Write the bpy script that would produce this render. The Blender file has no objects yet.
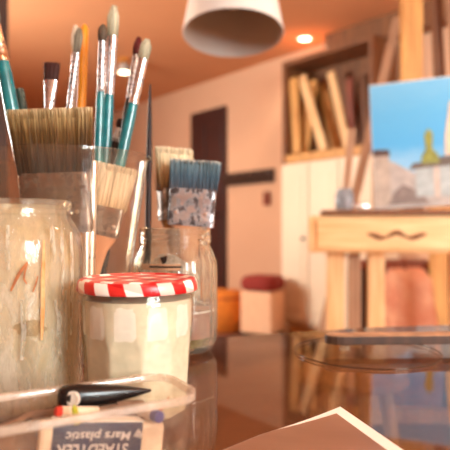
import bpy, math, random
from mathutils import Vector, Matrix

random.seed(7)
PI = math.pi
sc = bpy.context.scene
COL = sc.collection
TZ = 0.75            # table top height
EYE = 0.8866         # camera height
F = 545.0            # focal length for a 450 wide picture


def at(px, py, d):
    """point seen at (px, py) of a 450 x 450 picture at distance d in front of the lens"""
    return Vector(((px - 225.0) * d / F, d, EYE - (py - 228.0) * d / F))


# ------------------------------------------------------------------ materials
def lin(c):
    out = []
    for v in c[:3]:
        v = v / 255.0
        out.append(v / 12.92 if v <= 0.04045 else ((v + 0.055) / 1.055) ** 2.4)
    return (out[0], out[1], out[2], 1.0)


def new_mat(name):
    m = bpy.data.materials.new(name)
    m.use_nodes = True
    nt = m.node_tree
    nt.nodes.clear()
    out = nt.nodes.new('ShaderNodeOutputMaterial')
    return m, nt, out


def N(nt, kind, **kw):
    n = nt.nodes.new(kind)
    for k, v in kw.items():
        if k in n.inputs:
            n.inputs[k].default_value = v
        else:
            setattr(n, k, v)
    return n


def L(nt, a, b):
    nt.links.new(a, b)


def coords(nt, which='Object', scale=(1, 1, 1), rot=(0, 0, 0)):
    tc = nt.nodes.new('ShaderNodeTexCoord')
    mp = nt.nodes.new('ShaderNodeMapping')
    mp.inputs['Scale'].default_value = scale
    mp.inputs['Rotation'].default_value = rot
    L(nt, tc.outputs[which], mp.inputs['Vector'])
    return mp.outputs['Vector']


def noise(nt, vec, scale=5, detail=3, rough=0.55):
    n = N(nt, 'ShaderNodeTexNoise')
    n.inputs['Scale'].default_value = scale
    n.inputs['Detail'].default_value = detail
    n.inputs['Roughness'].default_value = rough
    L(nt, vec, n.inputs['Vector'])
    return n.outputs['Fac']


def ramp(nt, fac, stops):
    r = nt.nodes.new('ShaderNodeValToRGB')
    els = r.color_ramp.elements
    els[0].position, els[0].color = stops[0][0], stops[0][1]
    els[1].position, els[1].color = stops[-1][0], stops[-1][1]
    for p, c in stops[1:-1]:
        e = els.new(p)
        e.color = c
    L(nt, fac, r.inputs['Fac'])
    return r.outputs['Color']


def math_node(nt, op, a, b=None, clamp=False):
    n = nt.nodes.new('ShaderNodeMath')
    n.operation = op
    n.use_clamp = clamp
    for i, v in enumerate((a, b)):
        if v is None:
            continue
        if isinstance(v, (int, float)):
            n.inputs[i].default_value = v
        else:
            L(nt, v, n.inputs[i])
    return n.outputs[0]


def g(v):
    return (v, v, v, 1)


def mat_plain(name, rgb, rough=0.6, metal=0.0, var=0.12, scale=20, stretch=(1, 1, 1), bump=0.0, coat=0.0,
              rgb2=None, which='Object', spec=0.5):
    m, nt, out = new_mat(name)
    b = N(nt, 'ShaderNodeBsdfPrincipled')
    b.inputs['Roughness'].default_value = rough
    b.inputs['Metallic'].default_value = metal
    b.inputs['Coat Weight'].default_value = coat
    b.inputs['Specular IOR Level'].default_value = spec
    c = lin(rgb)
    c2 = lin(rgb2) if rgb2 else tuple(v * (1 - 2 * var) for v in c[:3]) + (1,)
    v = coords(nt, which, stretch)
    f = noise(nt, v, scale)
    col = ramp(nt, f, [(0.3, c2), (0.7, c)])
    L(nt, col, b.inputs['Base Color'])
    if bump:
        bp = N(nt, 'ShaderNodeBump')
        bp.inputs['Strength'].default_value = bump
        bp.inputs['Distance'].default_value = 0.002
        L(nt, f, bp.inputs['Height'])
        L(nt, bp.outputs['Normal'], b.inputs['Normal'])
    L(nt, b.outputs['BSDF'], out.inputs['Surface'])
    return m


def mat_wood(name, rgb, rgb2, rough=0.5, scale=6, axis=2, coat=0.0):
    """wood with the grain along one axis"""
    st = [9, 9, 9]
    st[axis] = 0.7
    return mat_plain(name, rgb, rough, rgb2=rgb2, scale=scale, stretch=st, bump=0.05, coat=coat)


def mat_glass(name, tint=(255, 255, 255), film=(220, 210, 190), amount=0.1, vary=0.2, scale=30, stretch=(1, 1, 1),
              rough=0.02, ior_f0=0.045, translucent=0.4, gen=None, bump=0.0, grazing=1.0, dark=.78):
    """clear sheet: reflection that grows at grazing angles over see-through, with a film of dirt or dried paint on it"""
    m, nt, out = new_mat(name)
    lw = N(nt, 'ShaderNodeLayerWeight')
    lw.inputs['Blend'].default_value = 0.5
    p5 = math_node(nt, 'POWER', lw.outputs['Facing'], 5.0)
    fr = math_node(nt, 'ADD', math_node(nt, 'MULTIPLY', p5, (1 - ior_f0) * grazing), ior_f0, True)
    tr = N(nt, 'ShaderNodeBsdfTransparent')
    tr.inputs['Color'].default_value = lin(tint)
    gl = N(nt, 'ShaderNodeBsdfGlossy')
    gl.inputs['Roughness'].default_value = rough
    mx = N(nt, 'ShaderNodeMixShader')
    L(nt, fr, mx.inputs['Fac'])
    L(nt, tr.outputs[0], mx.inputs[1])
    L(nt, gl.outputs[0], mx.inputs[2])
    if amount <= 0:
        L(nt, mx.outputs[0], out.inputs['Surface'])
        return m
    v = coords(nt, 'Object', stretch)
    f = noise(nt, v, scale, 5, 0.65)
    k = N(nt, 'ShaderNodeMapRange')
    k.inputs['From Min'].default_value = 0.35
    k.inputs['From Max'].default_value = 0.65
    k.inputs['To Min'].default_value = max(0, amount - vary)
    k.inputs['To Max'].default_value = min(1, amount + vary)
    L(nt, f, k.inputs['Value'])
    fac = k.outputs['Result']
    if gen:                                    # film thickness along the height of the thing
        tc = N(nt, 'ShaderNodeTexCoord')
        sx = N(nt, 'ShaderNodeSeparateXYZ')
        L(nt, tc.outputs['Generated'], sx.inputs[0])
        h = ramp(nt, sx.outputs['Z'], [(p, g(a)) for p, a in gen])
        fac = math_node(nt, 'MULTIPLY', fac, h, True)
    df = N(nt, 'ShaderNodeBsdfDiffuse')
    tl = N(nt, 'ShaderNodeBsdfTranslucent')
    c = lin(film)
    f2 = noise(nt, coords(nt, 'Object', (stretch[0] * .6, stretch[1] * .6, stretch[2] * .6)), scale * .7, 4)
    cc = ramp(nt, f2, [(0.3, tuple(x * dark for x in c[:3]) + (1,)), (0.65, c)])
    L(nt, cc, df.inputs['Color'])
    L(nt, cc, tl.inputs['Color'])
    dt = N(nt, 'ShaderNodeMixShader')
    dt.inputs['Fac'].default_value = translucent
    L(nt, df.outputs[0], dt.inputs[1])
    L(nt, tl.outputs[0], dt.inputs[2])
    # the film lies under the glossy skin
    m2 = N(nt, 'ShaderNodeMixShader')
    L(nt, fac, m2.inputs['Fac'])
    L(nt, tr.outputs[0], m2.inputs[1])
    L(nt, dt.outputs[0], m2.inputs[2])
    m3 = N(nt, 'ShaderNodeMixShader')
    L(nt, fr, m3.inputs['Fac'])
    L(nt, m2.outputs[0], m3.inputs[1])
    L(nt, gl.outputs[0], m3.inputs[2])
    if bump:
        bp = N(nt, 'ShaderNodeBump')
        bp.inputs['Strength'].default_value = bump
        bp.inputs['Distance'].default_value = 0.002
        L(nt, f, bp.inputs['Height'])
        L(nt, bp.outputs['Normal'], gl.inputs['Normal'])
    L(nt, m3.outputs[0], out.inputs['Surface'])
    return m


def mat_bristle(name, stops, rough=0.65, streak=0.35):
    """hair coloured along its length (root at 0, tip at 1), each strand a little different"""
    m, nt, out = new_mat(name)
    b = N(nt, 'ShaderNodeBsdfPrincipled')
    b.inputs['Roughness'].default_value = rough
    b.inputs['Specular IOR Level'].default_value = 0.3
    tc = N(nt, 'ShaderNodeTexCoord')
    sx = N(nt, 'ShaderNodeSeparateXYZ')
    L(nt, tc.outputs['Generated'], sx.inputs[0])
    f = noise(nt, coords(nt, 'Object', (1, 1, 0.03)), 620, 3)
    zz = math_node(nt, 'ADD', sx.outputs['Z'], math_node(nt, 'MULTIPLY', math_node(nt, 'SUBTRACT', f, 0.5), streak))
    col = ramp(nt, zz, [(p, lin(c)) for p, c in stops])
    mx = N(nt, 'ShaderNodeMix', data_type='RGBA', blend_type='MULTIPLY')
    mx.inputs[0].default_value = 0.7
    L(nt, col, mx.inputs[6])
    L(nt, ramp(nt, f, [(0.32, g(0.34)), (0.66, g(1.2))]), mx.inputs[7])
    L(nt, mx.outputs[2], b.inputs['Base Color'])
    L(nt, b.outputs['BSDF'], out.inputs['Surface'])
    return m


def mat_metal(name, rgb, rough=0.25, grime=(70, 50, 35), amount=0.35, scale=120):
    m, nt, out = new_mat(name)
    b = N(nt, 'ShaderNodeBsdfPrincipled')
    f = noise(nt, coords(nt, 'Object', (1, 1, 0.7)), scale, 4, 0.7)
    k = ramp(nt, f, [(0.62 - amount * .3, g(1)), (0.68 - amount * .3 + .06, g(0))])
    inv = ramp(nt, k, [(0, lin(grime)), (1, lin(rgb))])
    # patches of grime are dull and not metallic
    L(nt, inv, b.inputs['Base Color'])
    L(nt, math_node(nt, 'ADD', math_node(nt, 'MULTIPLY', k, 0.7), 0.25), b.inputs['Metallic'])
    L(nt, math_node(nt, 'SUBTRACT', 0.65, math_node(nt, 'MULTIPLY', k, 0.65 - rough)), b.inputs['Roughness'])
    L(nt, b.outputs['BSDF'], out.inputs['Surface'])
    return m


def mat_emit(name, rgb, strength):
    m, nt, out = new_mat(name)
    e = N(nt, 'ShaderNodeEmission')
    e.inputs['Color'].default_value = lin(rgb)
    e.inputs['Strength'].default_value = strength
    L(nt, e.outputs[0], out.inputs['Surface'])
    return m


# ------------------------------------------------------------------ mesh builder
class MB:
    def __init__(self):
        self.v, self.f, self.m, self.s, self.uv = [], [], [], [], {}

    def add(self, verts, faces, mi=0, smooth=False, uvs=None):
        o = len(self.v)
        self.v += [tuple(p) for p in verts]
        for k, fc in enumerate(faces):
            if uvs:
                self.uv[len(self.f)] = uvs[k]
            self.f.append(tuple(i + o for i in fc))
            self.m.append(mi)
            self.s.append(smooth)
        return self

    def box(self, c, size, M=None, mi=0):
        sx, sy, sz = size[0] / 2, size[1] / 2, size[2] / 2
        vs = [Vector((x, y, z)) for x in (-sx, sx) for y in (-sy, sy) for z in (-sz, sz)]
        if M is not None:
            vs = [M @ p for p in vs]
        vs = [p + Vector(c) for p in vs]
        return self.add(vs, [(0, 1, 3, 2), (4, 6, 7, 5), (0, 4, 5, 1), (2, 3, 7, 6), (0, 2, 6, 4), (1, 5, 7, 3)], mi)

    def loft(self, rings, closed=True, caps=True, mi=0, smooth=True):
        n = len(rings[0])
        vs = [p for r in rings for p in r]
        fs = []
        for i in range(len(rings) - 1):
            for j in range(n if closed else n - 1):
                a, b = i * n + j, i * n + (j + 1) % n
                fs.append((a, b, b + n, a + n))
        if caps:
            fs.append(tuple(range(n - 1, -1, -1)))
            fs.append(tuple((len(rings) - 1) * n + j for j in range(n)))
        return self.add(vs, fs, mi, smooth)

    def lathe(self, prof, n=64, mi=0, smooth=True, c=(0, 0, 0), shape=None, mi_fn=None):
        """turn a profile of (radius, height) about z; a radius of 0 closes it; shape(radius, height, angle) may change the radius"""
        vs, fs, uvs, ms = [], [], [], []
        vlen = [0.0]
        for a, b in zip(prof, prof[1:]):
            vlen.append(vlen[-1] + math.hypot(a[0] - b[0], a[1] - b[1]))
        idx = []
        for r, z in prof:
            if r < 1e-9:
                idx.append([len(vs)] * n)
                vs.append((c[0], c[1], c[2] + z))
            else:
                row = []
                for j in range(n):
                    t = 2 * PI * j / n
                    rr = shape(r, z, t) if shape else r
                    row.append(len(vs))
                    vs.append((c[0] + rr * math.cos(t), c[1] + rr * math.sin(t), c[2] + z))
                idx.append(row)
        for i in range(len(prof) - 1):
            for j in range(n):
                k = (j + 1) % n
                q = [idx[i][j], idx[i][k], idx[i + 1][k], idx[i + 1][j]]
                w = [(j / n, vlen[i]), ((j + 1) / n, vlen[i]), ((j + 1) / n, vlen[i + 1]), (j / n, vlen[i + 1])]
                qq, ww = [], []
                for a, b in zip(q, w):
                    if a not in qq:
                        qq.append(a)
                        ww.append(b)
                if len(qq) >= 3:
                    fs.append(tuple(qq))
                    uvs.append(ww)
                    ms.append(mi_fn(i) if mi_fn else mi)
        o = len(self.f)
        self.add(vs, fs, mi, smooth, uvs)
        for k, mm in enumerate(ms):
            self.m[o + k] = mm
        return self

    def tube(self, pts, r, n=10, mi=0, caps=True):
        pts = [Vector(p) for p in pts]
        rs = r if isinstance(r, (list, tuple)) else [r] * len(pts)
        rings = []
        ref = None
        for i, p in enumerate(pts):
            t = (pts[min(i + 1, len(pts) - 1)] - pts[max(i - 1, 0)]).normalized()
            if ref is None:
                ref = t.orthogonal().normalized()
            x = (ref - t * ref.dot(t)).normalized()
            ref = x
            y = t.cross(x)
            rings.append([p + x * rs[i] * math.cos(2 * PI * j / n) + y * rs[i] * math.sin(2 * PI * j / n) for j in range(n)])
        return self.loft(rings, True, caps, mi)

    def prism(self, outline, z0, z1, mi=0, smooth=False):
        n = len(outline)
        return self.loft([[(x, y, z0) for x, y in outline], [(x, y, z1) for x, y in outline]], True, True, mi, smooth)

    def build(self, name, mats, parent=None, bevel=0.0, loc=None, sub=0):
        me = bpy.data.meshes.new(name)
        me.from_pydata(self.v, [], self.f)
        if not isinstance(mats, (list, tuple)):
            mats = [mats]
        for m in mats:
            me.materials.append(m)
        for p, mi, s in zip(me.polygons, self.m, self.s):
            p.material_index = mi
            p.use_smooth = s
        if self.uv:
            ul = me.uv_layers.new(name='UVMap')
            for pi, w in self.uv.items():
                for li, uv in zip(me.polygons[pi].loop_indices, w):
                    ul.data[li].uv = uv
        me.update()
        if any(self.s):
            me.set_sharp_from_angle(angle=math.radians(42))
        o = bpy.data.objects.new(name, me)
        COL.objects.link(o)
        if parent is not None:
            o.parent = parent
        if loc is not None:
            o.location = loc
        if bevel:
            b = o.modifiers.new('bevel', 'BEVEL')
            b.width = bevel
            b.segments = 2
            b.limit_method = 'ANGLE'
        if sub:
            b = o.modifiers.new('smooth', 'SUBSURF')
            b.levels = b.render_levels = sub
        return o


def tag(o, label, cat, group=None, kind=None):
    o['label'] = label
    o['category'] = cat
    if group:
        o['group'] = group
    if kind:
        o['kind'] = kind
    return o


def thing(name, label, cat, loc=(0, 0, 0), rotz=0.0, group=None, M=None):
    o = bpy.data.objects.new(name, None)
    o.empty_display_size = 0.02
    COL.objects.link(o)
    if M is not None:
        o.matrix_world = M
    else:
        o.location = loc
        o.rotation_euler = (0, 0, rotz)
    return tag(o, label, cat, group)


def struct(o):
    o['kind'] = 'structure'
    return o


def rrect(w, h, r, seg=6):
    pts = []
    for cx, cy, a0 in ((w / 2 - r, h / 2 - r, 0), (-w / 2 + r, h / 2 - r, 90), (-w / 2 + r, -h / 2 + r, 180), (w / 2 - r, -h / 2 + r, 270)):
        for k in range(seg + 1):
            a = math.radians(a0 + 90 * k / seg)
            pts.append((cx + r * math.cos(a), cy + r * math.sin(a)))
    return pts


def frame_to(base, tip, yaw=0.0):
    """matrix with its origin at base, z towards tip and x (the width of a flat thing) near the level direction yaw"""
    z = (Vector(tip) - Vector(base)).normalized()
    x = Vector((math.cos(yaw), math.sin(yaw), 0))
    x = (x - z * x.dot(z)).normalized()
    y = z.cross(x)
    M = Matrix((x, y, z)).transposed().to_4x4()
    M.translation = Vector(base)
    return M


# ------------------------------------------------------------------ palette
M = {}
M['ceiling'] = mat_plain('terracotta ceiling paint', (212, 150, 108), 0.9, var=0.03, scale=1.5, spec=0.1)
M['wall'] = mat_plain('peach wall paint', (216, 170, 138), 0.9, var=0.03, scale=1.5, spec=0.1)
M['cream'] = mat_plain('cream cupboard paint', (236, 212, 182), 0.55, var=0.03, scale=2)
M['floor'] = mat_wood('honey floor boards', (182, 126, 82), (128, 84, 52), 0.45, 4, 0)
M['maroon'] = mat_wood('dark maroon door paint', (72, 30, 20), (46, 18, 12), 0.5)
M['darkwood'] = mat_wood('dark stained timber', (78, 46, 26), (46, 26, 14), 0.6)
M['pine'] = mat_wood('pale pine', (242, 200, 145), (214, 160, 102), 0.55)
M['pinex'] = mat_wood('pale pine lengthwise', (244, 202, 146), (218, 164, 104), 0.5, axis=0)
M['gold'] = mat_wood('golden pine', (226, 168, 92), (176, 116, 54), 0.55)
M['greywood'] = mat_wood('weathered grey brown timber', (186, 142, 108), (140, 100, 72), 0.7)
M['brownwood'] = mat_wood('mid brown timber', (140, 86, 46), (96, 56, 28), 0.6)
M['redbrown'] = mat_wood('red brown timber', (150, 70, 40), (104, 44, 26), 0.6)
M['white_enamel'] = mat_plain('white lamp enamel', (226, 222, 214), 0.4, var=0.03, scale=6)
M['grey_enamel'] = mat_plain('grey lamp lining', (176, 168, 160), 0.6, var=0.04, scale=6)
M['black'] = mat_plain('black plastic', (24, 20, 20), 0.25, var=0.1)
M['dark_metal'] = mat_plain('dark metal', (60, 52, 46), 0.35, metal=0.8)
M['steel'] = mat_metal('bright steel', (240, 240, 240), 0.3, amount=0.05)
M['silver'] = mat_metal('nickel ferrule', (226, 228, 232), 0.22, amount=0.25, scale=260)
M['silver_dirty'] = mat_metal('paint flecked ferrule', (208, 206, 206), 0.3, (60, 44, 36), 0.45, 420)
M['copper'] = mat_metal('copper ferrule', (226, 178, 140), 0.28, (96, 62, 44), 0.3, 160)
M['brown_ferrule'] = mat_metal('tarnished wide ferrule', (158, 148, 142), 0.3, (86, 62, 48), 0.45, 90)
M['teal'] = mat_plain('teal lacquer', (24, 122, 128), 0.25, coat=0.5, rgb2=(14, 92, 100), scale=60)
M['teal_bright'] = mat_plain('light teal lacquer', (44, 150, 152), 0.25, coat=0.5, rgb2=(26, 118, 122), scale=60)
M['dark_teal'] = mat_plain('dark green lacquer', (30, 66, 62), 0.3, coat=0.4)
M['black_lacquer'] = mat_plain('black brown lacquer', (50, 28, 22), 0.5, spec=.3, rgb2=(24, 14, 12), scale=140)
M['orange_lacquer'] = mat_plain('orange lacquer', (232, 146, 30), 0.35)
M['white_lacquer'] = mat_plain('white lacquer', (222, 210, 196), 0.4)
M['pinkwood'] = mat_wood('raw pinkish handle wood', (222, 164, 126), (190, 128, 92), 0.5)
M['handle_yellow'] = mat_wood('worn yellow handle', (196, 134, 60), (134, 78, 34), 0.5)
M['paper'] = mat_plain('white paper', (248, 244, 238), 0.6, var=0.02)
M['rubber'] = mat_plain('cream eraser rubber', (236, 218, 196), 0.7, rgb2=(206, 184, 160), scale=60)
M['navy'] = mat_plain('navy eraser sleeve', (16, 22, 66), 0.4, var=0.1)
M['letter'] = mat_plain('pale sleeve print', (220, 212, 208), 0.5, var=0.03)
M['gesso'] = mat_plain('cream paint in the jar', (236, 233, 230), 0.55, rgb2=(224, 218, 212), scale=34, stretch=(1, 1, .5))
M['red_pastel'] = mat_plain('red pastel', (206, 50, 26), 0.7)
M['green_pastel'] = mat_plain('yellow green pastel', (176, 176, 40), 0.7)
M['blue_plastic'] = mat_plain('blue end', (62, 66, 150), 0.4)
M['rag'] = mat_plain('brown paint rag', (150, 116, 92), 0.9, rgb2=(92, 64, 50), scale=70, bump=0.4)
M['red_cloth'] = mat_plain('dark red cushion cloth', (146, 42, 30), 0.85, var=0.15)
M['peach_cloth'] = mat_plain('peach upholstery', (240, 190, 150), 0.85, var=0.05)
M['orange_cloth'] = mat_plain('orange pouffe cloth', (226, 132, 40), 0.85, var=0.1)
M['brown_cloth'] = mat_plain('brown rug', (120, 70, 44), 0.95, var=0.15, scale=40)
M['pink_stuff'] = mat_plain('pinkish paper bag', (232, 172, 136), 0.8, rgb2=(206, 120, 88), scale=9)
M['bluegrey'] = mat_plain('blue grey box', (96, 100, 122), 0.6)
M['glass'] = mat_glass('clean glass', (250, 252, 250), amount=0)
M['table'] = mat_glass('table glass', (204, 190, 180), film=(170, 130, 105), amount=0.05, vary=0.04, scale=5, rough=0.015,
                       translucent=0.2)
M['jar_cloudy'] = mat_glass('cloudy jar glass', (246, 240, 228), film=(240, 232, 216), amount=0.22, vary=0.26, scale=60, stretch=(1, 1, .35), dark=.6, bump=.5,
                            translucent=0.3, gen=[(0, .9), (.55, 1), (.8, .8), (.86, .5), (1, .6)])
M['residue'] = mat_glass('dried paint film', (240, 230, 214), film=(240, 234, 220), amount=0.78, vary=0.34, scale=42, stretch=(1, 1, .16), dark=.5,
                         translucent=0.25, rough=0.5, ior_f0=0.0, gen=[(0, 1.1), (.72, 1), (.86, .8), (.94, .6), (1, .4)])
M['jar_clear'] = mat_glass('jar glass', (250, 248, 240), film=(235, 226, 205), amount=0.07, vary=0.07, scale=40)
M['mason'] = mat_glass('ribbed jar glass', (250, 246, 236), film=(236, 226, 206), amount=0.16, vary=0.14, scale=40, stretch=(1, 1, .3))
def mat_refract(name, film, amount, vary, scale, stretch):
    """solid clear glass that bends what is seen through it, with a thin film of dirt"""
    m, nt, out = new_mat(name)
    gb = N(nt, 'ShaderNodeBsdfGlass')
    gb.inputs['IOR'].default_value = 1.42
    gb.inputs['Roughness'].default_value = 0.0
    gb.inputs['Color'].default_value = lin((250, 250, 246))
    f = noise(nt, coords(nt, 'Object', stretch), scale, 5, .65)
    k = N(nt, 'ShaderNodeMapRange')
    k.inputs['From Min'].default_value = .35
    k.inputs['From Max'].default_value = .65
    k.inputs['To Min'].default_value = max(0, amount - vary)
    k.inputs['To Max'].default_value = amount + vary
    L(nt, f, k.inputs['Value'])
    df = N(nt, 'ShaderNodeBsdfDiffuse')
    df.inputs['Color'].default_value = lin(film)
    mx = N(nt, 'ShaderNodeMixShader')
    L(nt, k.outputs['Result'], mx.inputs['Fac'])
    L(nt, gb.outputs[0], mx.inputs[1])
    L(nt, df.outputs[0], mx.inputs[2])
    L(nt, mx.outputs[0], out.inputs['Surface'])
    return m


M['pink_wash'] = mat_glass('pink rinse water', (244, 214, 198), film=(226, 166, 146), amount=0.62, vary=0.15, scale=30, translucent=0.5)
M['sediment'] = mat_glass('yellow sediment', (236, 220, 170), film=(206, 184, 120), amount=0.55, vary=0.3, scale=60, translucent=0.4)
M['plastic'] = mat_glass('clear tub plastic', (250, 244, 236), film=(236, 226, 212), amount=0.005, vary=0.05, scale=22, stretch=(1, 1, .25), rough=0.1, ior_f0=.022)
M['box_plastic'] = mat_glass('scuffed clear box plastic', (250, 244, 238), film=(232, 214, 196), amount=0.045, vary=0.05, scale=60,
                             rough=0.13, translucent=0.5)
M['box_rim'] = mat_glass('scuffed box rim with painted highlight', (250, 244, 238), film=(240, 222, 204), amount=0.42, vary=0.12, scale=60,
                         rough=0.1, translucent=0.4)  # pale film strengthened to stand in for the rim's highlight
M['streak'] = mat_plain('dried orange brown paint', (178, 104, 46), 0.6, rgb2=(140, 74, 30), scale=200)
M['streak_orange'] = mat_plain('dried orange paint', (208, 132, 66), 0.6, rgb2=(212, 168, 116), scale=120)
M['smudge'] = mat_glass('thin grey smudge', (240, 232, 220), film=(130, 114, 104), amount=0.02, vary=0.12, scale=110, ior_f0=0.0, rough=.6)
M['lamp_glow'] = mat_emit('lamp glow', (255, 236, 200), 9.0)

HAIR = {
    'wide': mat_bristle('wide brush hair', [(0, (34, 20, 8)), (.3, (66, 42, 18)), (.66, (112, 80, 40)), (.9, (176, 146, 98)), (1, (216, 192, 150))]),
    'white': mat_bristle('off white hair', [(0, (206, 176, 140)), (.4, (236, 220, 196)), (1, (246, 234, 214))]),
    'dark': mat_bristle('dark brown hair', [(0, (52, 24, 18)), (1, (70, 30, 24))]),
    'grey': mat_bristle('grey hair', [(0, (92, 82, 70)), (.5, (136, 126, 108)), (1, (150, 138, 118))]),
    'sable': mat_bristle('grey brown hair', [(0, (70, 56, 46)), (1, (112, 92, 74))]),
    'pale': mat_bristle('pale green grey hair', [(0, (150, 142, 116)), (.5, (186, 180, 154)), (1, (206, 198, 172))]),
    'red': mat_bristle('dark red hair', [(0, (70, 18, 16)), (1, (112, 30, 28))]),
    'cream': mat_bristle('cream hair', [(0, (104, 66, 36)), (.35, (176, 136, 92)), (.75, (226, 206, 168)), (1, (240, 226, 194))]),
    'blue': mat_bristle('paint stained blue hair', [(0, (110, 108, 112)), (.12, (66, 74, 86)), (.5, (72, 96, 112)), (.9, (110, 134, 144)), (1, (206, 204, 194))]),
    'orange': mat_bristle('orange hair', [(0, (200, 120, 40)), (1, (232, 160, 70))]),
}


# ------------------------------------------------------------------ the room
CEIL = 2.5
A_DIR = Vector((0.648, -0.761, 0)).normalized()      # along the far wall, to the right and nearer
A_N = Vector((-0.761, -0.648, 0)).normalized()       # out of the far wall, into the room
A0 = Vector((0.477, 5.2, 0))                          # a point on the far wall


def on_wall(s, out=0.0, z=0.0):
    return A0 + A_DIR * s + A_N * out + Vector((0, 0, z))


def s_of(px, out=0.0):
    """place along the far wall (or along a plane in front of it) that is seen at column px"""
    k = (px - 225.0) / F
    o = A0 + A_N * out
    return (k * o.y - o.x) / (A_DIR.x - k * A_DIR.y)


AL, AR = on_wall(-4.9), on_wall(4.6)
ROOM = [(AL.x, AL.y), (AR.x, AR.y), (AR.x, -1.8), (AL.x, -1.8)]
RA = math.atan2(A_DIR.y, A_DIR.x)
RZ = Matrix.Rotation(RA, 3, 'Z')


def wall_between(name, a, b, hole=None, m=None, t=0.12):
    """a wall slab from a to b outside the room; hole = (s0, s1, z0, z1)"""
    a, b = Vector((a[0], a[1], 0)), Vector((b[0], b[1], 0))
    d = (b - a)
    ln = d.length
    d.normalize()
    n = Vector((-d.y, d.x, 0))                       # outward for a clockwise outline
    mb = MB()
    rot = Matrix.Rotation(math.atan2(d.y, d.x), 3, 'Z')

    def slab(s0, s1, z0, z1):
        c = a + d * (s0 + s1) / 2 + n * t / 2
        mb.box((c.x, c.y, (z0 + z1) / 2), (s1 - s0, t, z1 - z0), rot)
    if hole:
        s0, s1, z0, z1 = hole
        slab(0, s0, 0, CEIL); slab(s1, ln, 0, CEIL); slab(s0, s1, 0, z0); slab(s0, s1, z1, CEIL)
    else:
        slab(0, ln, 0, CEIL)
    return struct(mb.build(name, m or M['wall'])), a, d, n, rot


wall_between('wall_back', ROOM[0], ROOM[1])
wall_between('wall_right', ROOM[1], ROOM[2])
W0, W1, WZ0, WZ1 = 0.35, 2.0, 0.95, 2.25
_, wa, wd, wn, wr = wall_between('wall_front', ROOM[2], ROOM[3], (W0, W1, WZ0, WZ1))
V0, V1 = 3.4, 6.2
_, va, vd, vn, vr = wall_between('wall_left', ROOM[3], ROOM[0], (V0, V1, WZ0, WZ1))
struct(MB().prism(ROOM, -0.1, 0.0).build('floor', M['floor']))
struct(MB().prism(ROOM, CEIL, CEIL + 0.1).build('ceiling', M['ceiling']))

# windows outside the view: the daylight of the room, and an added second one
wh, zc = WZ1 - WZ0, (WZ0 + WZ1) / 2


def window(name, a, d, n, s0, s1):
    ww = s1 - s0
    wc = a + d * (s0 + s1) / 2 + n * 0.05
    wf = MB()
    for q in (-1, 1):
        wf.box((q * (ww / 2 - .03), 0, 0), (.06, .08, wh))
        wf.box((0, 0, q * (wh / 2 - .03)), (ww - .12, .08, .06))
    wf.box((0, 0, 0), (.04, .06, wh - .12))
    o = struct(wf.build(name, M['cream'], loc=(wc.x, wc.y, zc)))
    o.rotation_euler = (0, 0, math.atan2(d.y, d.x))
    MB().box((0, 0, 0), (ww - .12, .006, wh - .12)).build('pane', M['glass'], o)
    MB().box((0, -.11, -wh / 2 - .015), (ww + .1, .2, .03)).build('sill', M['cream'], o)


window('window_1', wa, wd, wn, W0, W1)
window('added_fill_window', va, vd, vn, V0, V1)  # made-up window in the left wall, brightens the background

# door and baseboards of the far wall
sd0, sd1 = s_of(193.5), s_of(227.5)
DT = 2.17
dm = MB()
dc = on_wall((sd0 + sd1) / 2, 0.02)
dw = sd1 - sd0
dm.box((0, 0, DT / 2), (dw, .04, DT))
for zz, hh in ((1.6, .8), (.62, .86)):
    for k in (-1, 1):
        dm.box((k * dw * .24, -.026, zz), (dw * .36, .014, hh))
door = dm.build('door_1', M['maroon'], loc=(dc.x, dc.y, 0.002), bevel=.004)
door.rotation_euler = (0, 0, RA)
struct(door)
hd = MB()
hd.tube([(dw * .42, -.03, 1.02), (dw * .42, -.08, 1.02), (dw * .30, -.08, 1.02)], .011)
hd.build('door_handle', M['dark_metal'], door)
bb = MB()
for s0, s1 in ((-4.85, sd0 - .02), (sd1 + .02, 4.5)):
    c = on_wall((s0 + s1) / 2, 0.009, 0.05)
    bb.box(c, (s1 - s0, .016, .1), RZ)
struct(bb.build('baseboard_back', M['cream']))
# dark timber post at the left edge of the view
pp = at(-8, 60, 2.6)
struct(MB().box((pp.x - .04, pp.y, CEIL / 2), (.2, .14, CEIL), Matrix.Rotation(.5, 3, 'Z')).build('trim_1', M['darkwood'], bevel=.006))

# ------------------------------------------------------------------ ceiling lights, pendant
def light(name, kind, loc, energy, color, **kw):
    d = bpy.data.lights.new(name, kind)
    d.energy = energy
    d.color = color
    for k, v in kw.items():
        setattr(d, k, v)
    o = bpy.data.objects.new(name, d)
    COL.objects.link(o)
    o.location = loc
    return o


WARM = (1.0, 0.80, 0.58)
p = at(305, 38, 4.62)
dl = thing('downlight', 'round glowing recessed downlight in the ceiling right of the pendant shade', 'ceiling light', (p.x, p.y, CEIL))
MB().lathe([(.05, -.001), (.064, -.001), (.066, -.006), (.052, -.012), (.05, -.001)], 40).build('trim_ring', M['white_enamel'], dl)
MB().lathe([(0, -.005), (.05, -.005)], 40).build('lamp_face', M['lamp_glow'], dl)
light('downlight_lamp', 'SPOT', (p.x, p.y, CEIL - .03), 26, WARM, spot_size=2.5, spot_blend=.6, shadow_soft_size=.05)

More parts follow.
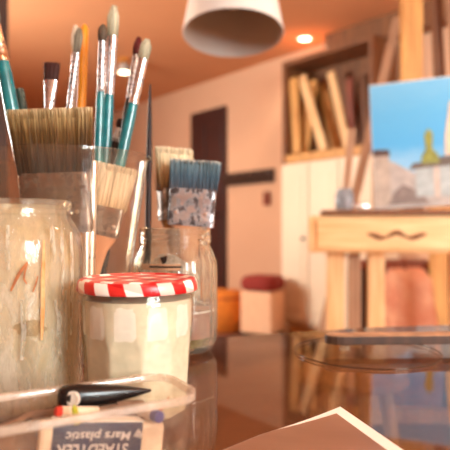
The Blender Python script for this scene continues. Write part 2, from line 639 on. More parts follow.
p = at(124, 62, 5.2)
sp = thing('ceiling_spotlight', 'small grey ceiling spotlight glowing behind the teal brushes', 'ceiling light', (p.x, p.y, CEIL))
MB().lathe([(0, -.001), (.05, -.001), (.05, -.02), (0, -.02)], 32).build('ceiling_rose', M['orange_lacquer'], sp)
MB().tube([(0, 0, -.02), (0, 0, -.05)], .012).build('stem', M['dark_metal'], sp)
MB().lathe([(0, -.04), (.04, -.045), (.058, -.07), (.06, -.13), (.053, -.13), (.05, -.08), (0, -.07)], 32).build('lamp_housing', M['grey_enamel'], sp)
MB().lathe([(0, -.125), (.052, -.125)], 32).build('lamp_face', M['lamp_glow'], sp)
light('spotlight_lamp', 'SPOT', (p.x, p.y, CEIL - .16), 26, WARM, spot_size=2.5, spot_blend=.6, shadow_soft_size=.05)
# unseen spots under the ceiling, out of view and without fixtures
for x, y in ((-1.6, 2.2), (1.9, 1.3), (0.2, -0.9)):
    light('unseen_spot', 'SPOT', (x, y, CEIL - .03), 60, WARM, spot_size=2.6, spot_blend=.7, shadow_soft_size=.06)

pz = EYE + 187 * 1.5 / F
px_ = (233 - 225) * 1.5 / F
pend = thing('pendant_lamp', 'large white pendant lamp shade hanging from the ceiling, grey inside', 'pendant lamp', (px_, 1.5, pz))
MB().lathe([(.134, 0), (.1355, .002), (.096, .24), (.09, .25), (.03, .262), (.03, .258), (.089, .246), (.0935, .238), (.1325, .002), (.134, 0)], 72,
           mi_fn=lambda i: 1 if i >= 5 else 0).build('shade', [M['white_enamel'], M['grey_enamel']], pend)
_sh = bpy.data.objects['shade']
_sh.matrix_local = Matrix.Translation((0, -.01, .25)) @ Matrix.Rotation(math.radians(-8), 4, 'X') @ Matrix.Translation((0, 0, -.25))
MB().lathe([(0, .30), (.022, .30), (.024, .2), (.018, .17), (0, .17)], 24).build('lamp_holder', M['dark_metal'], pend)
MB().lathe([(0, .17), (.014, .168), (.03, .13), (.026, .1), (0, .088)], 24).build('bulb', M['white_enamel'], pend)
MB().tube([(0, 0, .3), (0, 0, CEIL - pz - .03)], .004).build('cord', M['dark_metal'], pend)
MB().lathe([(0, CEIL - pz - .035), (.04, CEIL - pz - .03), (.05, CEIL - pz - .001), (0, CEIL - pz - .001)], 32).build('ceiling_rose', M['white_enamel'], pend)

# daylight through the first window, added fill at the second, sky beyond
for a, d, n, q0, q1, en, cc in ((wa, wd, wn, W0, W1, 225, (0.90, 0.96, 1.0)), (va, vd, vn, V0, V1, 290, (1.0, 0.96, 0.91))):
    wl = a + d * (q0 + q1) / 2 + n * 0.16
    al = light('daylight_and_fill', 'AREA', (wl.x, wl.y, zc), en, cc, shape='RECTANGLE', size=q1 - q0, size_y=wh)
    al.rotation_euler = Vector((-n.x, -n.y, -.1)).to_track_quat('-Z', 'Z').to_euler()
w = bpy.data.worlds.new('world')
sc.world = w
w.use_nodes = True
bg = w.node_tree.nodes['Background']
sky = w.node_tree.nodes.new('ShaderNodeTexSky')
sky.sky_type = 'PREETHAM'
w.node_tree.links.new(sky.outputs[0], bg.inputs['Color'])
bg.inputs['Strength'].default_value = 0.6

# ------------------------------------------------------------------ furniture along the far wall
# peg rail
s0, s1 = s_of(227), s_of(275)
c = on_wall((s0 + s1) / 2, .02, 1.39)
pr = thing('peg_rail', 'dark wooden peg rail on the peach wall right of the maroon door', 'coat rail', c, RA)
MB().box((0, 0, 0), (s1 - s0, .03, .13)).build('board', M['darkwood'], pr, bevel=.004)
for k in range(6):
    x = (k - 2.5) * (s1 - s0) / 6.2
    MB().tube([(x, -.01, -.01), (x, -.06, -.03), (x, -.085, -.0), (x, -.085, .05)], [.014, .014, .016, .02]).build('peg', M['darkwood'], pr)
c = on_wall(s_of(268), .02, EYE + 30 * 5.2 / F)
MB_ = MB().box((0, 0, 0), (.08, .02, .13)).box((0, -.012, .0), (.03, .016, .05))
sw = MB_.build('light_switch', M['redbrown'], loc=c, bevel=.003)
sw.rotation_euler = (0, 0, RA)
tag(sw, 'small brown wall switch below the peg rail', 'switch')

# tall cream cupboard with the timber loft above it
CUP_D, CUP_H = .34, 1.43
s0, s1 = s_of(283, CUP_D), s_of(374, CUP_D)
cw = s1 - s0
c = on_wall((s0 + s1) / 2, CUP_D / 2 + .012)
cup = thing('tall_cupboard', 'cream painted cupboard against the far wall under the timber rack', 'cupboard', (c.x, c.y, 0), RA)
MB().box((0, 0.01, CUP_H / 2 + .04), (cw, CUP_D - .02, CUP_H - .08)).build('body', M['cream'], cup, bevel=.006)
MB().box((0, 0.02, .04), (cw - .06, CUP_D - .08, .08)).build('plinth', M['pine'], cup)
nd = 3
for k in range(nd):
    x = (k - (nd - 1) / 2) * cw / nd
    dd = MB().box((x, -CUP_D / 2 - .002, CUP_H / 2 + .05), (cw / nd - .012, .022, CUP_H - .14))
    dd.box((x, -CUP_D / 2 - .015, CUP_H / 2 + .05), (cw / nd - .13, .01, CUP_H - .32))
    dob = dd.build('door', M['cream'], cup, bevel=.004)
    MB().lathe([(0, .03), (.014, .028), (.016, .018), (.007, .01), (.007, 0), (0, 0)], 20).build('knob', M['dark_metal'], dob, loc=(x + cw / nd * .36, -CUP_D / 2 - .012, .8)).rotation_euler = (PI / 2, 0, 0)

# timber rack on top of the cupboard
RB, RT = CUP_H + .002, 2.30
rk = thing('timber_rack', 'open wooden rack full of stretcher bars on top of the cream cupboard', 'rack', (c.x, c.y, RB), RA)
rh = RT - RB
rw = cw - .08
MB().box((0, CUP_D / 2 - .02, rh / 2), (rw, .02, rh)).build('back_panel', M['brownwood'], rk)
MB().box((0, -.01, .035), (rw, CUP_D - .02, .07)).build('shelf', M['gold'], rk, bevel=.004)
MB().box((0, -.01, rh - .02), (rw, CUP_D - .02, .04)).build('top_board', M['brownwood'], rk, bevel=.004)
for s in (-1, 1):
    MB().box((s * (rw / 2 + .02), -.01, rh / 2), (.04, CUP_D - .02, rh)).build('side_panel', M['brownwood'], rk, bevel=.004)


def plank(name, label, cat, a, b, w, t, m, group=None, yaw=0.0):
    """a straight length of timber between two points in space"""
    mat = frame_to(a, b, yaw)
    ln = (Vector(b) - Vector(a)).length
    o = MB().box((0, 0, ln / 2), (w, t, ln)).build(name, m, bevel=.003)
    o.matrix_world = mat
    return tag(o, label, cat, group)


def rack_bar(px0, px1, py1, out, wid, m, label):
    """a bar standing on the shelf of the rack, seen from column px0 at its foot to (px1, py1) at its top"""
    a = on_wall(s_of(px0, out), out, RB + .088)
    b = on_wall(s_of(px1, out), out)
    b.z = EYE - (py1 - 228) * b.y / F
    plank('stretcher_bar', label, 'timber', a, b, wid, .022, M[m], 'timber in the rack', RA)


for args in ((297, 294, 78, .30, .085, 'gold', 'golden stretcher bar standing at the outer end of the timber rack'),
             (324, 302, 76, .265, .08, 'pine', 'pale stretcher bar leaning steeply near the outer end of the rack'),
             (303, 312, 80, .23, .12, 'gold', 'broad golden board standing behind the leaning pale bar in the rack'),
             (348, 331, 72, .195, .07, 'pine', 'pale bar leaning in the middle of the timber rack'),
             (352, 350, 78, .16, .06, 'redbrown', 'red brown bar standing near the middle of the timber rack'),
             (338, 322, 84, .125, .10, 'gold', 'golden bar leaning behind the middle of the timber rack'),
             (366, 362, 74, .09, .07, 'brownwood', 'brown board standing at the near end of the timber rack')):
    rack_bar(*args)

# brown strip added to imitate the shading under the ceiling above the rack
b0_, b1_ = s_of(336), s_of(470)
struct(MB().box(on_wall((b0_ + b1_) / 2, .085, 2.41), (b1_ - b0_, .15, .176), RZ).build('shade_strip', M['brownwood'], bevel=.004))

# box stool with a red cushion, orange pouffe, rug
d = 4.45
p = at(263, 335, d)
bs = thing('box_stool', 'peach upholstered box stool with a dark red cushion on top', 'stool', (p.x, p.y, 0.012), RA + .35)
MB().box((0, 0, .2), (.28, .28, .34)).build('seat_box', M['peach_cloth'], bs, bevel=.02)
for sx in (-1, 1):
    for sy in (-1, 1):
        MB().box((sx * .11, sy * .11, .015), (.03, .03, .03)).build('leg', M['darkwood'], bs)
cu = MB()
cu.loft([[(x * k, y * k, z) for x, y in rrect(.31, .31, .09, 6)] for z, k in ((.372, .8), (.385, .97), (.42, 1.02), (.46, .98), (.485, .82), (.492, .4))])
cu.build('cushion', M['red_cloth'], bs)
p = at(222, 335, 4.7)
po = thing('pouffe', 'low orange fabric pouffe beside the box stool, partly behind the ribbed jar', 'pouffe', (p.x, p.y, .012))
MB().lathe([(0, 0), (.17, 0), (.215, .06), (.23, .17), (.215, .28), (.16, .335), (0, .35)], 40).build('cover', M['orange_cloth'], po)
MB().lathe([(.206, .28), (.216, .285), (.208, .296), (.2, .288), (.206, .28)], 40).build('piping', M['red_cloth'], po)
MB().lathe([(0, .352), (.02, .352), (.022, .36), (0, .366)], 20).build('button', M['red_cloth'], po)
p = at(232, 340, 4.3)
rg = MB().prism(rrect(1.3, 1.0, .05), 0.001, .01).build('rug', M['brown_cloth'], loc=(p.x, p.y, 0))
rg.rotation_euler = (0, 0, RA)
tag(rg, 'brown rug on the floor under the box stool and the pouffe', 'rug')

# ------------------------------------------------------------------ easel with the painting
ED = 2.3
ec = at(416, 228, ED)
EROT = -0.13
ez = thing('studio_easel', 'big pale wooden studio easel with a drawer box under the painting', 'easel', (ec.x, ec.y, 0), EROT)
k = ED / F                                            # metres to a pixel at the easel
bz1, bz0 = EYE + (228 - 216) * k, EYE + (228 - 252) * k
bw = 212 * k
ex = MB()
ex.box((0, 0, (bz0 + bz1) / 2), (bw, .22, bz1 - bz0))
ex.build('drawer_box', M['pinex'], ez, bevel=.006)
dr = MB().box((0, -.118, (bz0 + bz1) / 2 + .0), (bw - .06, .018, bz1 - bz0 - .03)).build('drawer', M['pinex'], ez, bevel=.003)
hw = MB()
pts = []
for i in range(25):
    t = i / 24 - .5
    pts.append((t * 54 * k - 24 * k, -.129, (bz0 + bz1) / 2 - .002 + .012 * math.cos(t * 4 * PI) * (1 - abs(t)) - .003))
hw.tube(pts, [.0045 + .006 * abs(math.sin(i / 24 * 3 * PI)) for i in range(25)], 8)
hw.build('carved_grip', M['brownwood'], dr)
MB().box((0, -.03, bz1 + .012), (bw - 24 * k, .2, .022)).build('canvas_tray', M['brownwood'], ez, bevel=.004)
MB().box((0, .09, (bz0 + 2.45) / 2), (22 * k, .036, 2.45 - bz0)).build('mast', M['gold'], ez, bevel=.004)
for px in (336.5, 376.5, 455.5, 495.5):
    MB().box(((px - 416) * k, 0, bz0 / 2 + .03), ((17 if abs(px - 416) > 60 else 16) * k, .06, bz0 - .06), ).build('leg', M['pine'], ez, bevel=.004)
MB().box((-60 * k, .02, bz0 / 2 + .03), (12 * k, .04, bz0 - .06)).build('brace', M['greywood'], ez, bevel=.004)
for s in (-1, 1):
    MB().box((s * 79 * k, -.02, .04), (.075, .75, .07)).build('foot', M['pine'], ez, bevel=.006)
MB().box((0, 0, .10), (bw - 52 * k, .05, .06)).build('crossbar', M['gold'], ez, bevel=.004)

# dark chest shape added as the shadowy gap behind the easel legs
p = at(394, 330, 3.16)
ch = thing('shadow_chest', 'dark brown chest shape added as shadow behind the easel legs', 'chest', (p.x, p.y, .002), -.05)
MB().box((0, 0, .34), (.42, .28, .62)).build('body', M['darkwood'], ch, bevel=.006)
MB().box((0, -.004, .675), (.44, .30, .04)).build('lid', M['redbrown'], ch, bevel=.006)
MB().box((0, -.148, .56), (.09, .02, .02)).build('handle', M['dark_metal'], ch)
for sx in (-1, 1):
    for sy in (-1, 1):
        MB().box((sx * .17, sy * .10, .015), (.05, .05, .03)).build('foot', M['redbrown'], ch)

# things stored between the easel legs
p = Vector((ec.x + 30 * k, ec.y + .38, 0))
sb = thing('paper_sack', 'crumpled pinkish paper sack on the floor behind the easel legs', 'sack', p)
rr = random.Random(3)
rings = []
for z, kk in ((0, .85), (.05, .98), (.2, 1.0), (.38, .95), (.54, .86), (.64, .78), (.68, .62)):
    rings.append([((x * kk + rr.uniform(-.012, .012)) - z * .06, y * kk + rr.uniform(-.012, .012), z + .002 + (rr.uniform(-.012, .012) if z > 0 else 0)) for x, y in rrect(.25, .2, .05, 4)])
MB().loft(rings).build('sack_body', M['pink_stuff'], sb)
MB().tube([(-.06, -.04, .66), (-.05, .0, .73), (-.03, .05, .66)], .008).build('handle', M['redbrown'], sb)
p = at(472, 330, 2.72)
bgx = MB().box((0, 0, .14), (.2, .2, .28)).box((0, 0, .285), (.21, .21, .03)).build('storage_box', M['bluegrey'], loc=(p.x, p.y, .002), bevel=.006)
tag(bgx, 'blue grey storage box with a lid on the floor behind the easel', 'box')
p = at(456, 300, 2.93)
gb = MB().box((0, 0, .5), (.26, .03, 1.0)).build('plywood_sheet', M['gold'], loc=(p.x, p.y, .002), bevel=.004)
gb.rotation_euler = (-.05, 0, .1)
gb.location.z = .004
tag(gb, 'golden wooden panel leaning behind the easel legs', 'panel')

# canvas
cx0, cy0 = 371.5, 206.0
cw_, chh = 98 * k, 128 * k
cv = thing('painting', 'canvas painting of pale houses under a blue sky on the easel', 'painting',
           Vector((ec.x - 43 * k + cw_ / 2, ec.y - .050, bz1 + .0215)), 0.0)
cv.rotation_euler = (-.07, -.045, -.30)
cv.location += Vector((0, 0, .016))
MB().box((0, .012, chh / 2), (cw_, .022, chh)).build('canvas', M['paper'], cv, bevel=.002)


def mat_sky(name):
    m, nt, out = new_mat(name)
    b = N(nt, 'ShaderNodeBsdfPrincipled')
    b.inputs['Roughness'].default_value = .5
    tc = N(nt, 'ShaderNodeTexCoord')
    sx = N(nt, 'ShaderNodeSeparateXYZ')
    L(nt, tc.outputs['Generated'], sx.inputs[0])
    f = noise(nt, coords(nt, 'Object', (3, 1, 14)), 3, 4)
    z = math_node(nt, 'ADD', sx.outputs['Z'], math_node(nt, 'MULTIPLY', math_node(nt, 'SUBTRACT', f, .5), .22))
    L(nt, ramp(nt, z, [(0, lin((206, 214, 222))), (.3, lin((150, 200, 232))), (.5, lin((84, 172, 226))), (.75, lin((96, 178, 226))), (1, lin((120, 190, 230)))]),
      b.inputs['Base Color'])
    L(nt, b.outputs[0], out.inputs['Surface'])
    return m


def pic(px, py):
    """picture point to canvas coordinates"""
    return ((px - 371.5) * k - cw_ / 2, (206.5 - py) * k)


paints = [('sky_paint', mat_sky('painted sky'), [(372, 206), (469, 206), (469, 79.5), (372, 79.5)]),
          ('beach_paint', mat_plain('painted pale grey', (196, 186, 178), .6, rgb2=(160, 150, 146), scale=26), [(372, 206), (469, 206), (469, 170), (440, 166), (410, 172), (392, 160), (372, 156)]),
          ('house_paint', mat_plain('painted grey house', (200, 184, 168), .6, rgb2=(164, 146, 134), scale=20), [(372, 204), (388, 204), (388, 152), (372, 152)]),
          ('roof_paint', mat_plain('painted dark roof', (92, 70, 66), .6), [(372, 153), (389, 153), (388, 147), (373, 146)]),
          ('mound_paint', mat_plain('painted dark mound', (150, 134, 126), .6, rgb2=(118, 104, 100), scale=40), [(384, 203), (425, 203), (412, 190), (400, 183), (392, 190)]),
          ('terrace_paint', mat_plain('painted pale terrace', (190, 200, 200), .6, rgb2=(158, 166, 168), scale=30), [(412, 196), (469, 198), (469, 166), (412, 168)]),
          ('ridge_paint', mat_plain('painted grey ridge', (122, 108, 98), .6, rgb2=(88, 80, 74), scale=50), [(406, 169), (469, 166), (469, 156), (438, 158), (420, 162), (410, 163)]),
          ('tower_paint', mat_plain('painted cream tower', (244, 214, 186), .6), [(440, 157), (469, 157), (469, 104), (447, 104), (441, 140)]),
          ('tree_paint', mat_plain('painted yellow green tree', (164, 164, 76), .6, rgb2=(118, 122, 62), scale=60), [(418, 164), (435, 164), (434, 156), (429, 150), (430, 134), (426, 129), (422, 136), (423, 150), (419, 156)]),
          ('post_paint', mat_plain('painted pale post', (214, 194, 180), .6), [(429, 198), (434, 198), (434, 168), (429, 168)])]
for i, (nm, mm, poly) in enumerate(paints):
    y0, y1 = .0008 - .0004 * i, -.0004 * i - .0002
    pts = [pic(*q) for q in poly]
    mb = MB()
    mb.loft([[(x, y0, z) for x, z in pts], [(x, y1, z) for x, z in pts]], smooth=False)
    mb.build(nm, mm, cv)

# things on the easel tray
p = Vector((ec.x + (341 - 416) * k, ec.y - .07, bz1 + .0245))
gj = thing('rinse_jar', 'small grey glass jar holding a wooden stick on the easel tray', 'jar', p)
MB().lathe([(0, .0005), (.034, .0005), (.038, .006), (.038, .06), (.03, .074), (.031, .085), (.028, .085), (.027, .072), (.035, .058), (.035, .008), (0, .005)], 32).build('glass', mat_glass('grey jar glass', (226, 232, 238), film=(200, 206, 214), amount=.45, vary=.1, translucent=.4), gj)
st = thing('mixing_stick', 'pale flat stick standing in the small jar on the easel', 'stick', M=frame_to(p + Vector((0, 0, .008)), p + Vector((.035, .02, .34))))
MB().box((0, 0, .165), (.03, .008, .33)).build('stick_body', M['greywood'], st, bevel=.002)
p = Vector((ec.x + (354 - 416) * k, ec.y - .09, bz1 + .0245))
tb = MB().tube([(-.04, 0, .013), (.0, 0, .013), (.03, 0, .012), (.042, 0, .012)], [.004, .0125, .0125, .011], 12).build('paint_tube', M['steel'], loc=p)
tag(tb, 'silver paint tube lying by the jar on the easel tray', 'paint tube')

# poles leaning around the easel
plank('leaning_pole', 'long grey brown pole leaning diagonally behind the easel', 'pole', at(322, 333, 3.0) + Vector((-.16, 0, -.25)) * 0 + Vector((0, 0, -.0)), at(398, 18, 3.25), .05, .03, M['greywood'], None)
plank('leaning_board', 'dark brown board leaning behind the easel mast', 'board', at(455, 380, 3.12), at(434, -40, 3.16), .06, .03, M['brownwood'])
plank('leaning_batten', 'narrow pale batten leaning beside the dark board behind the easel', 'batten', at(480, 380, 3.02), at(447, -40, 3.06), .04, .025, M['greywood'])

# low wooden stool seen through the glass
p = at(352, 370, 1.6)
lw_ = thing('low_stool', 'low golden wooden stool on the floor seen through the glass table', 'stool', (p.x, p.y, 0), .2)
sz = .47
MB().lathe([(0, sz), (.15, sz), (.16, sz - .006), (.16, sz - .024), (.15, sz - .03), (0, sz - .03)], 48).build('seat', M['gold'], lw_)
for a in (45, 135, 225, 315):
    a = math.radians(a)
    MB().tube([(.16 * math.cos(a), .16 * math.sin(a), .003), (.095 * math.cos(a), .095 * math.sin(a), sz - .03)], [.016, .02], 12).build('leg', M['pine'], lw_)
rg_ = MB()
for a in (45, 135, 225, 315):
    a0_, a1_ = math.radians(a), math.radians(a + 90)
    rg_.tube([(.135 * math.cos(a0_), .135 * math.sin(a0_), .14), (.135 * math.cos(a1_), .135 * math.sin(a1_), .14)], .008, 8)
rg_.build('stretcher', M['pine'], lw_)

# ------------------------------------------------------------------ glass table
tab = thing('glass_table', 'large brown tinted glass table holding the jars in front', 'table', (0, 0, 0))
OUT = [(-.95, -.40), (.85, -.40), (.85, .80), (.75, .84), (.20, .752), (.15, .735), (-.75, .435), (-.95, .30)]
MB().prism(OUT, TZ - .010, TZ).build('top', M['table'], tab, bevel=.0015)
for x, y in ((-.85, -.3), (.75, -.3), (.75, .7), (-.8, .28)):
    MB().tube([(x, y, 0.001), (x, y, TZ - .012)], .02, 16).build('leg', M['dark_metal'], tab)
    MB().lathe([(0, TZ - .014), (.035, TZ - .014), (.035, TZ - .0105), (0, TZ - .0105)], 24).build('leg_pad', M['steel'], tab, loc=(x, y, 0))
E = TZ + .0006                                        # things stand just on the glass


# ------------------------------------------------------------------ brushes
def sup(rx, ry, n=20, e=2.0):
    out = []
    for j in range(n):
        t = 2 * PI * j / n
        cx, sy = math.cos(t), math.sin(t)
        out.append((rx * math.copysign(abs(cx) ** (2 / e), cx), ry * math.copysign(abs(sy) ** (2 / e), sy)))
    return out


def rod(secs, n=20, e=2.0):
    """a rod from (z, rx, ry) sections"""
    mb = MB()
    mb.loft([[(x, y, z) for x, y in sup(rx, ry, n, e)] for z, rx, ry in secs])
    return mb


def hairs(mb, n, z0, ln, w, t, belly, rad=.00045, jag=.1, flat=True, rng=random, lean=0.0):
    """bristles rooted on a w x t patch; belly(s) scales the patch along the length"""
    for i in range(n):
        if flat:
            u, v = rng.uniform(-.5, .5) * w, rng.uniform(-.5, .5) * t
        else:
            a, r = rng.uniform(0, 2 * PI), math.sqrt(rng.random())
            u, v = r * math.cos(a) * w / 2, r * math.sin(a) * t / 2
        l_ = ln * (1 - rng.random() ** 2 * jag)
        du, dv = rng.gauss(0, .0006), rng.gauss(0, .0006)
        rings = []
        a0 = rng.uniform(0, 2)
        for s in (0, .35, .7, 1.0):
            b = belly(s)
            bx, by = b if isinstance(b, tuple) else (b, b)
            x, y, z = u * bx + du * s * 1.5 + lean * s * s, v * by + dv * s * 1.5, z0 + l_ * s
            r = rad * (1 - .55 * s)
            rings.append([(x + r * math.cos(a0 + q * 2.094), y + r * math.sin(a0 + q * 2.094), z) for q in range(3)])
        mb.loft(rings, True, False, 0, True)


def brush(label, base, tip, hr, ferr, hnd, L_hair, L_fer, w_hair, t_hair, r_handle, hmat, fmat, name='paintbrush', group=None,
          yaw=0.0, shape='round', nh=160, r_end=.0022, ftop=None, bands=True, htaper=None):
    """a brush standing with the handle end at base and the hair tip at tip"""
    base, tip = Vector(base), Vector(tip)
    T = (tip - base).length
    root = thing(name, label, 'paintbrush', group=group, M=frame_to(base, tip, yaw))
    zf1 = T - L_hair
    zf0 = zf1 - L_fer
    # handle, thickest a little below the ferrule
    secs = [(0, r_end * .5, r_end * .5), (.003, r_end, r_end), (zf0 * .45, (r_end + r_handle) / 2, (r_end + r_handle) / 2),
            (zf0 * .8, r_handle * 1.12, r_handle * 1.12), (zf0 - .012, r_handle * 1.05, r_handle * 1.05), (zf0 + .004, r_handle * .86, r_handle * .86)]
    rod(secs, 16).build('handle', hmat, root)
    # ferrule
    fw, ft = (ftop or (w_hair / 2 * .92, t_hair / 2 * .92))
    fs = []
    for q in (0, .04, .1, .13, .16, .19, .22, .5, .8, 1.0):
        rx = r_handle * .98 + (fw - r_handle * .98) * q ** 1.2
        ry = r_handle * .98 + (ft - r_handle * .98) * q ** 1.2
        kx = .9 if (bands and q in (.13, .19)) else 1.0
        fs.append((zf0 + L_fer * q, rx * kx, ry * kx))
    rod(fs, 24).build('ferrule', fmat, root)
    # hair: a solid core with strands round it
    mb = MB()
    if shape == 'round':
        bel = lambda s: (1 + .28 * math.sin(PI * min(1, s * 1.25) * .8)) * (1 - max(0, s - .45) ** 2 * 2.4)
    elif shape == 'filbert':
        bel = lambda s: (1 + .2 * math.sin(PI * s * .8)) * math.sqrt(max(.02, 1 - max(0, (s - .5) / .52) ** 2))
    else:
        bel = lambda s: (1 + .12 * s, 1 - .45 * s)
    core = []
    for s in (0, .2, .4, .6, .75, .88, .97):
        b = bel(s)
        bx, by = b if isinstance(b, tuple) else (b, b)
        core.append([(x, y, zf1 - .002 + (L_hair * .97) * s) for x, y in sup(max(fw * bx * .95, .0002), max(ft * by * .95, .0002), 14)])
    mb.loft(core)
    hairs(mb, nh, zf1 - .001, L_hair, fw * 2, ft * 2, bel, .00035, .14, False, random.Random(len(label)))
    mb.build('bristles', hr, root)
    return root


def flat_brush(label, base, tip, w, t, L_hair, L_fer, hr, hmat, fmat, yaw=0.0, nh=700, flare=1.1, L_sh=.03, hw_=.012, hw_end=.009, ft=.5,
               group=None, jag=.1, emboss=True, rad=.0005, wf=None):
    """a decorator's flat brush: wide hair, wide metal band, shoulders and a narrow handle"""
    base, tip = Vector(base), Vector(tip)
    T = (tip - base).length
    root = thing('flat_paintbrush', label, 'paintbrush', group=group, M=frame_to(base, tip, yaw))
    zf1 = T - L_hair
    zf0 = zf1 - L_fer
    wf = wf or w
    secs = [(0, hw_end * .6, t * .2), (.004, hw_end, t * .3), (zf0 * .4, hw_ * .9, t * .34), (max(zf0 - L_sh * 1.3, zf0 * .5), hw_, t * .38),
            (zf0 - L_sh * .5, wf * .28, t * .42), (zf0 - L_sh * .12, wf * .44, t * .45), (zf0 + .004, wf * .46, t * .45)]
    rod(secs, 24, 2.6).build('handle', hmat, root)
    fs = []
    hollow = {.12: 1.03, .18: 1.03, .80: 1.03, .88: 1.03, .94: .99}
    for q in (0, .06, .12, .18, .24, .5, .74, .80, .84, .88, .94, 1):
        kk = hollow.get(q, 1.0) if emboss else 1.0
        fs.append((zf0 + L_fer * q, wf / 2 * (1 + (kk - 1) * .3), t / 2 * (1 + (kk - 1) * 2.5)))
    fo = rod(fs, 36, 5.0).build('ferrule', fmat, root)
    if emboss:
        for sx in (-.32, .32):
            nl = MB().lathe([(0, 0), (.0022, 0), (.0018, .0012), (0, .0016)], 12)
            nl.v = [(sx * wf + x, -t / 2 - z, zf0 + L_fer * .35 + y) for x, y, z in nl.v]
            nl.build('nail', M['steel'], fo)
    mb = MB()
    bel = lambda s: (1 + (flare - 1) * s, 1 - (1 - ft) * s)
    core = []
    for s in (0, .3, .6, .86):
        bx, by = bel(s)
        core.append([(x, y, zf1 - .003 + L_hair * s) for x, y in sup(w / 2 * .95 * bx, t / 2 * .8 * by, 30, 5)])
    mb.loft(core)
    hairs(mb, nh, zf1 - .002, L_hair, w * .97, t * .86, bel, rad, jag, True, random.Random(len(label) + 5))
    mb.build('bristles', hr, root)
    return root


# the clear tub
TC = Vector(((68 - 225) * .56 / F, .56, E))
RIM_H, RT_, RB_ = .2095, .081, .050
tub = thing('plastic_tub', 'tall clear plastic tub packed with paintbrushes', 'tub', TC)


def tub_shape(r, z, t):
    return r * (1 + .006 * math.sin(3 * t + 1) * min(1, z / .1))


MB().lathe([(0, 0), (RB_ - .004, 0), (RB_, .003), (RT_, RIM_H - .004), (RT_ + .003, RIM_H - .002), (RT_ + .003, RIM_H), (RT_ - .001, RIM_H),
            (RT_ - .0012, RIM_H - .005), (RB_ - .0014, .005), (RB_ - .006, .0022), (0, .002)], 96, shape=tub_shape).build('wall', M['plastic'], tub)
CG = 'paintbrushes standing in the clear tub'


def in_tub(dx, dy):
    return (TC.x + dx, TC.y + dy, E + .0045)


def brush_px(label, tip_px, d, low_px, **kw):
    """tub brush through two picture points: the hair tip at distance d and a lower point; its foot is on the tub floor"""
    tip = at(tip_px[0], tip_px[1], d)
    foot = kw.pop('foot_y')
    slope = (low_px[0] - tip_px[0]) / (low_px[1] - tip_px[1])
    fd = TC.y + foot
    fpy = 228 + (EYE - E - .0045) * F / fd
    fpx = tip_px[0] + slope * (fpy - tip_px[1])
    base = Vector(((fpx - 225) * fd / F, fd, E + .0045))
    return brush(label, base, tip, **kw)


pm = .58 / F
brush_px('round brush with grey brown tip and teal handle, left of the two upright teal ones', (103, 23), 0.5842, (98.5, 150), foot_y=0.0259, hr=HAIR['sable'],
         ferr=0, hnd=0, L_hair=18 * pm, L_fer=51 * pm, w_hair=8.6 * pm, t_hair=8.6 * pm, r_handle=4.1 * pm, hmat=M['teal'], fmat=M['silver_dirty'], group=CG)
brush_px('tallest brush, fat pale filbert tip and teal handle', (114, 4), 0.5956, (106, 150), foot_y=0.0367, hr=HAIR['pale'], shape='filbert',
         ferr=0, hnd=0, L_hair=33 * pm, L_fer=60 * pm, w_hair=11.6 * pm, t_hair=10 * pm, r_handle=5.0 * pm, hmat=M['teal'], fmat=M['silver'], group=CG, nh=240)
brush_px('brush with dark red tip and black handle behind the pale tipped teal brush', (139, 36), 0.6114, (122, 150), foot_y=0.013, hr=HAIR['red'], shape='filbert',
         ferr=0, hnd=0, L_hair=21 * pm, L_fer=48 * pm, w_hair=8.4 * pm, t_hair=7 * pm, r_handle=4.2 * pm, hmat=M['black_lacquer'], fmat=M['silver_dirty'], group=CG)
brush_px('leaning teal brush with a short pale grey tip, farthest out over the tub rim', (147.5, 38), 0.5862, (123, 150), foot_y=0.0082, hr=HAIR['pale'], shape='filbert',
         ferr=0, hnd=0, L_hair=22 * pm, L_fer=47 * pm, w_hair=10.8 * pm, t_hair=9 * pm, r_handle=5.2 * pm, hmat=M['teal'], fmat=M['silver'], group=CG, nh=220)
brush_px('thick teal brush leaning out at the left edge of the tub, copper ferrule', (-9, 0), 0.553, (17.5, 140), foot_y=0.0183, hr=HAIR['grey'],
         ferr=0, hnd=0, L_hair=22 * pm, L_fer=36 * pm, w_hair=9 * pm, t_hair=9 * pm, r_handle=6.3 * pm, hmat=M['teal'], fmat=M['copper'], group=CG)
brush_px('short flat brush with square dark brown hair above the wide brush', (51.5, 61), 0.5573, (49, 110), foot_y=-0.0046, hr=HAIR['dark'], shape='flat',
         ferr=0, hnd=0, L_hair=18 * pm, L_fer=32 * pm, w_hair=15 * pm, t_hair=6 * pm, r_handle=4.2 * pm, hmat=M['black_lacquer'], fmat=M['silver'], group=CG, nh=260,
         ftop=(6.8 * pm, 2.4 * pm), bands=False)
brush_px('slim brush with a pointed grey tip and long silver ferrule', (79.5, 27), 0.5705, (69.5, 108), foot_y=0.0065, hr=HAIR['grey'], shape='filbert',
         ferr=0, hnd=0, L_hair=25 * pm, L_fer=58 * pm, w_hair=7 * pm, t_hair=6 * pm, r_handle=3.7 * pm, hmat=M['black_lacquer'], fmat=M['silver_dirty'], group=CG)
brush_px('whitish brush standing blurred behind the slim grey tipped brush', (75.5, 24), 0.6323, (73, 108), foot_y=0.0264, hr=HAIR['white'],
         ferr=0, hnd=0, L_hair=32 * pm, L_fer=30 * pm, w_hair=7 * pm, t_hair=7 * pm, r_handle=4 * pm, hmat=M['white_lacquer'], fmat=M['silver'], group=CG)
brush_px('dark handled brush half hidden between the teal pairs', (121, 118), 0.6106, (112, 160), foot_y=0.0434, hr=HAIR['dark'],
         ferr=0, hnd=0, L_hair=10 * pm, L_fer=16 * pm, w_hair=6 * pm, t_hair=6 * pm, r_handle=5 * pm, hmat=M['black_lacquer'], fmat=M['silver_dirty'], group=CG)


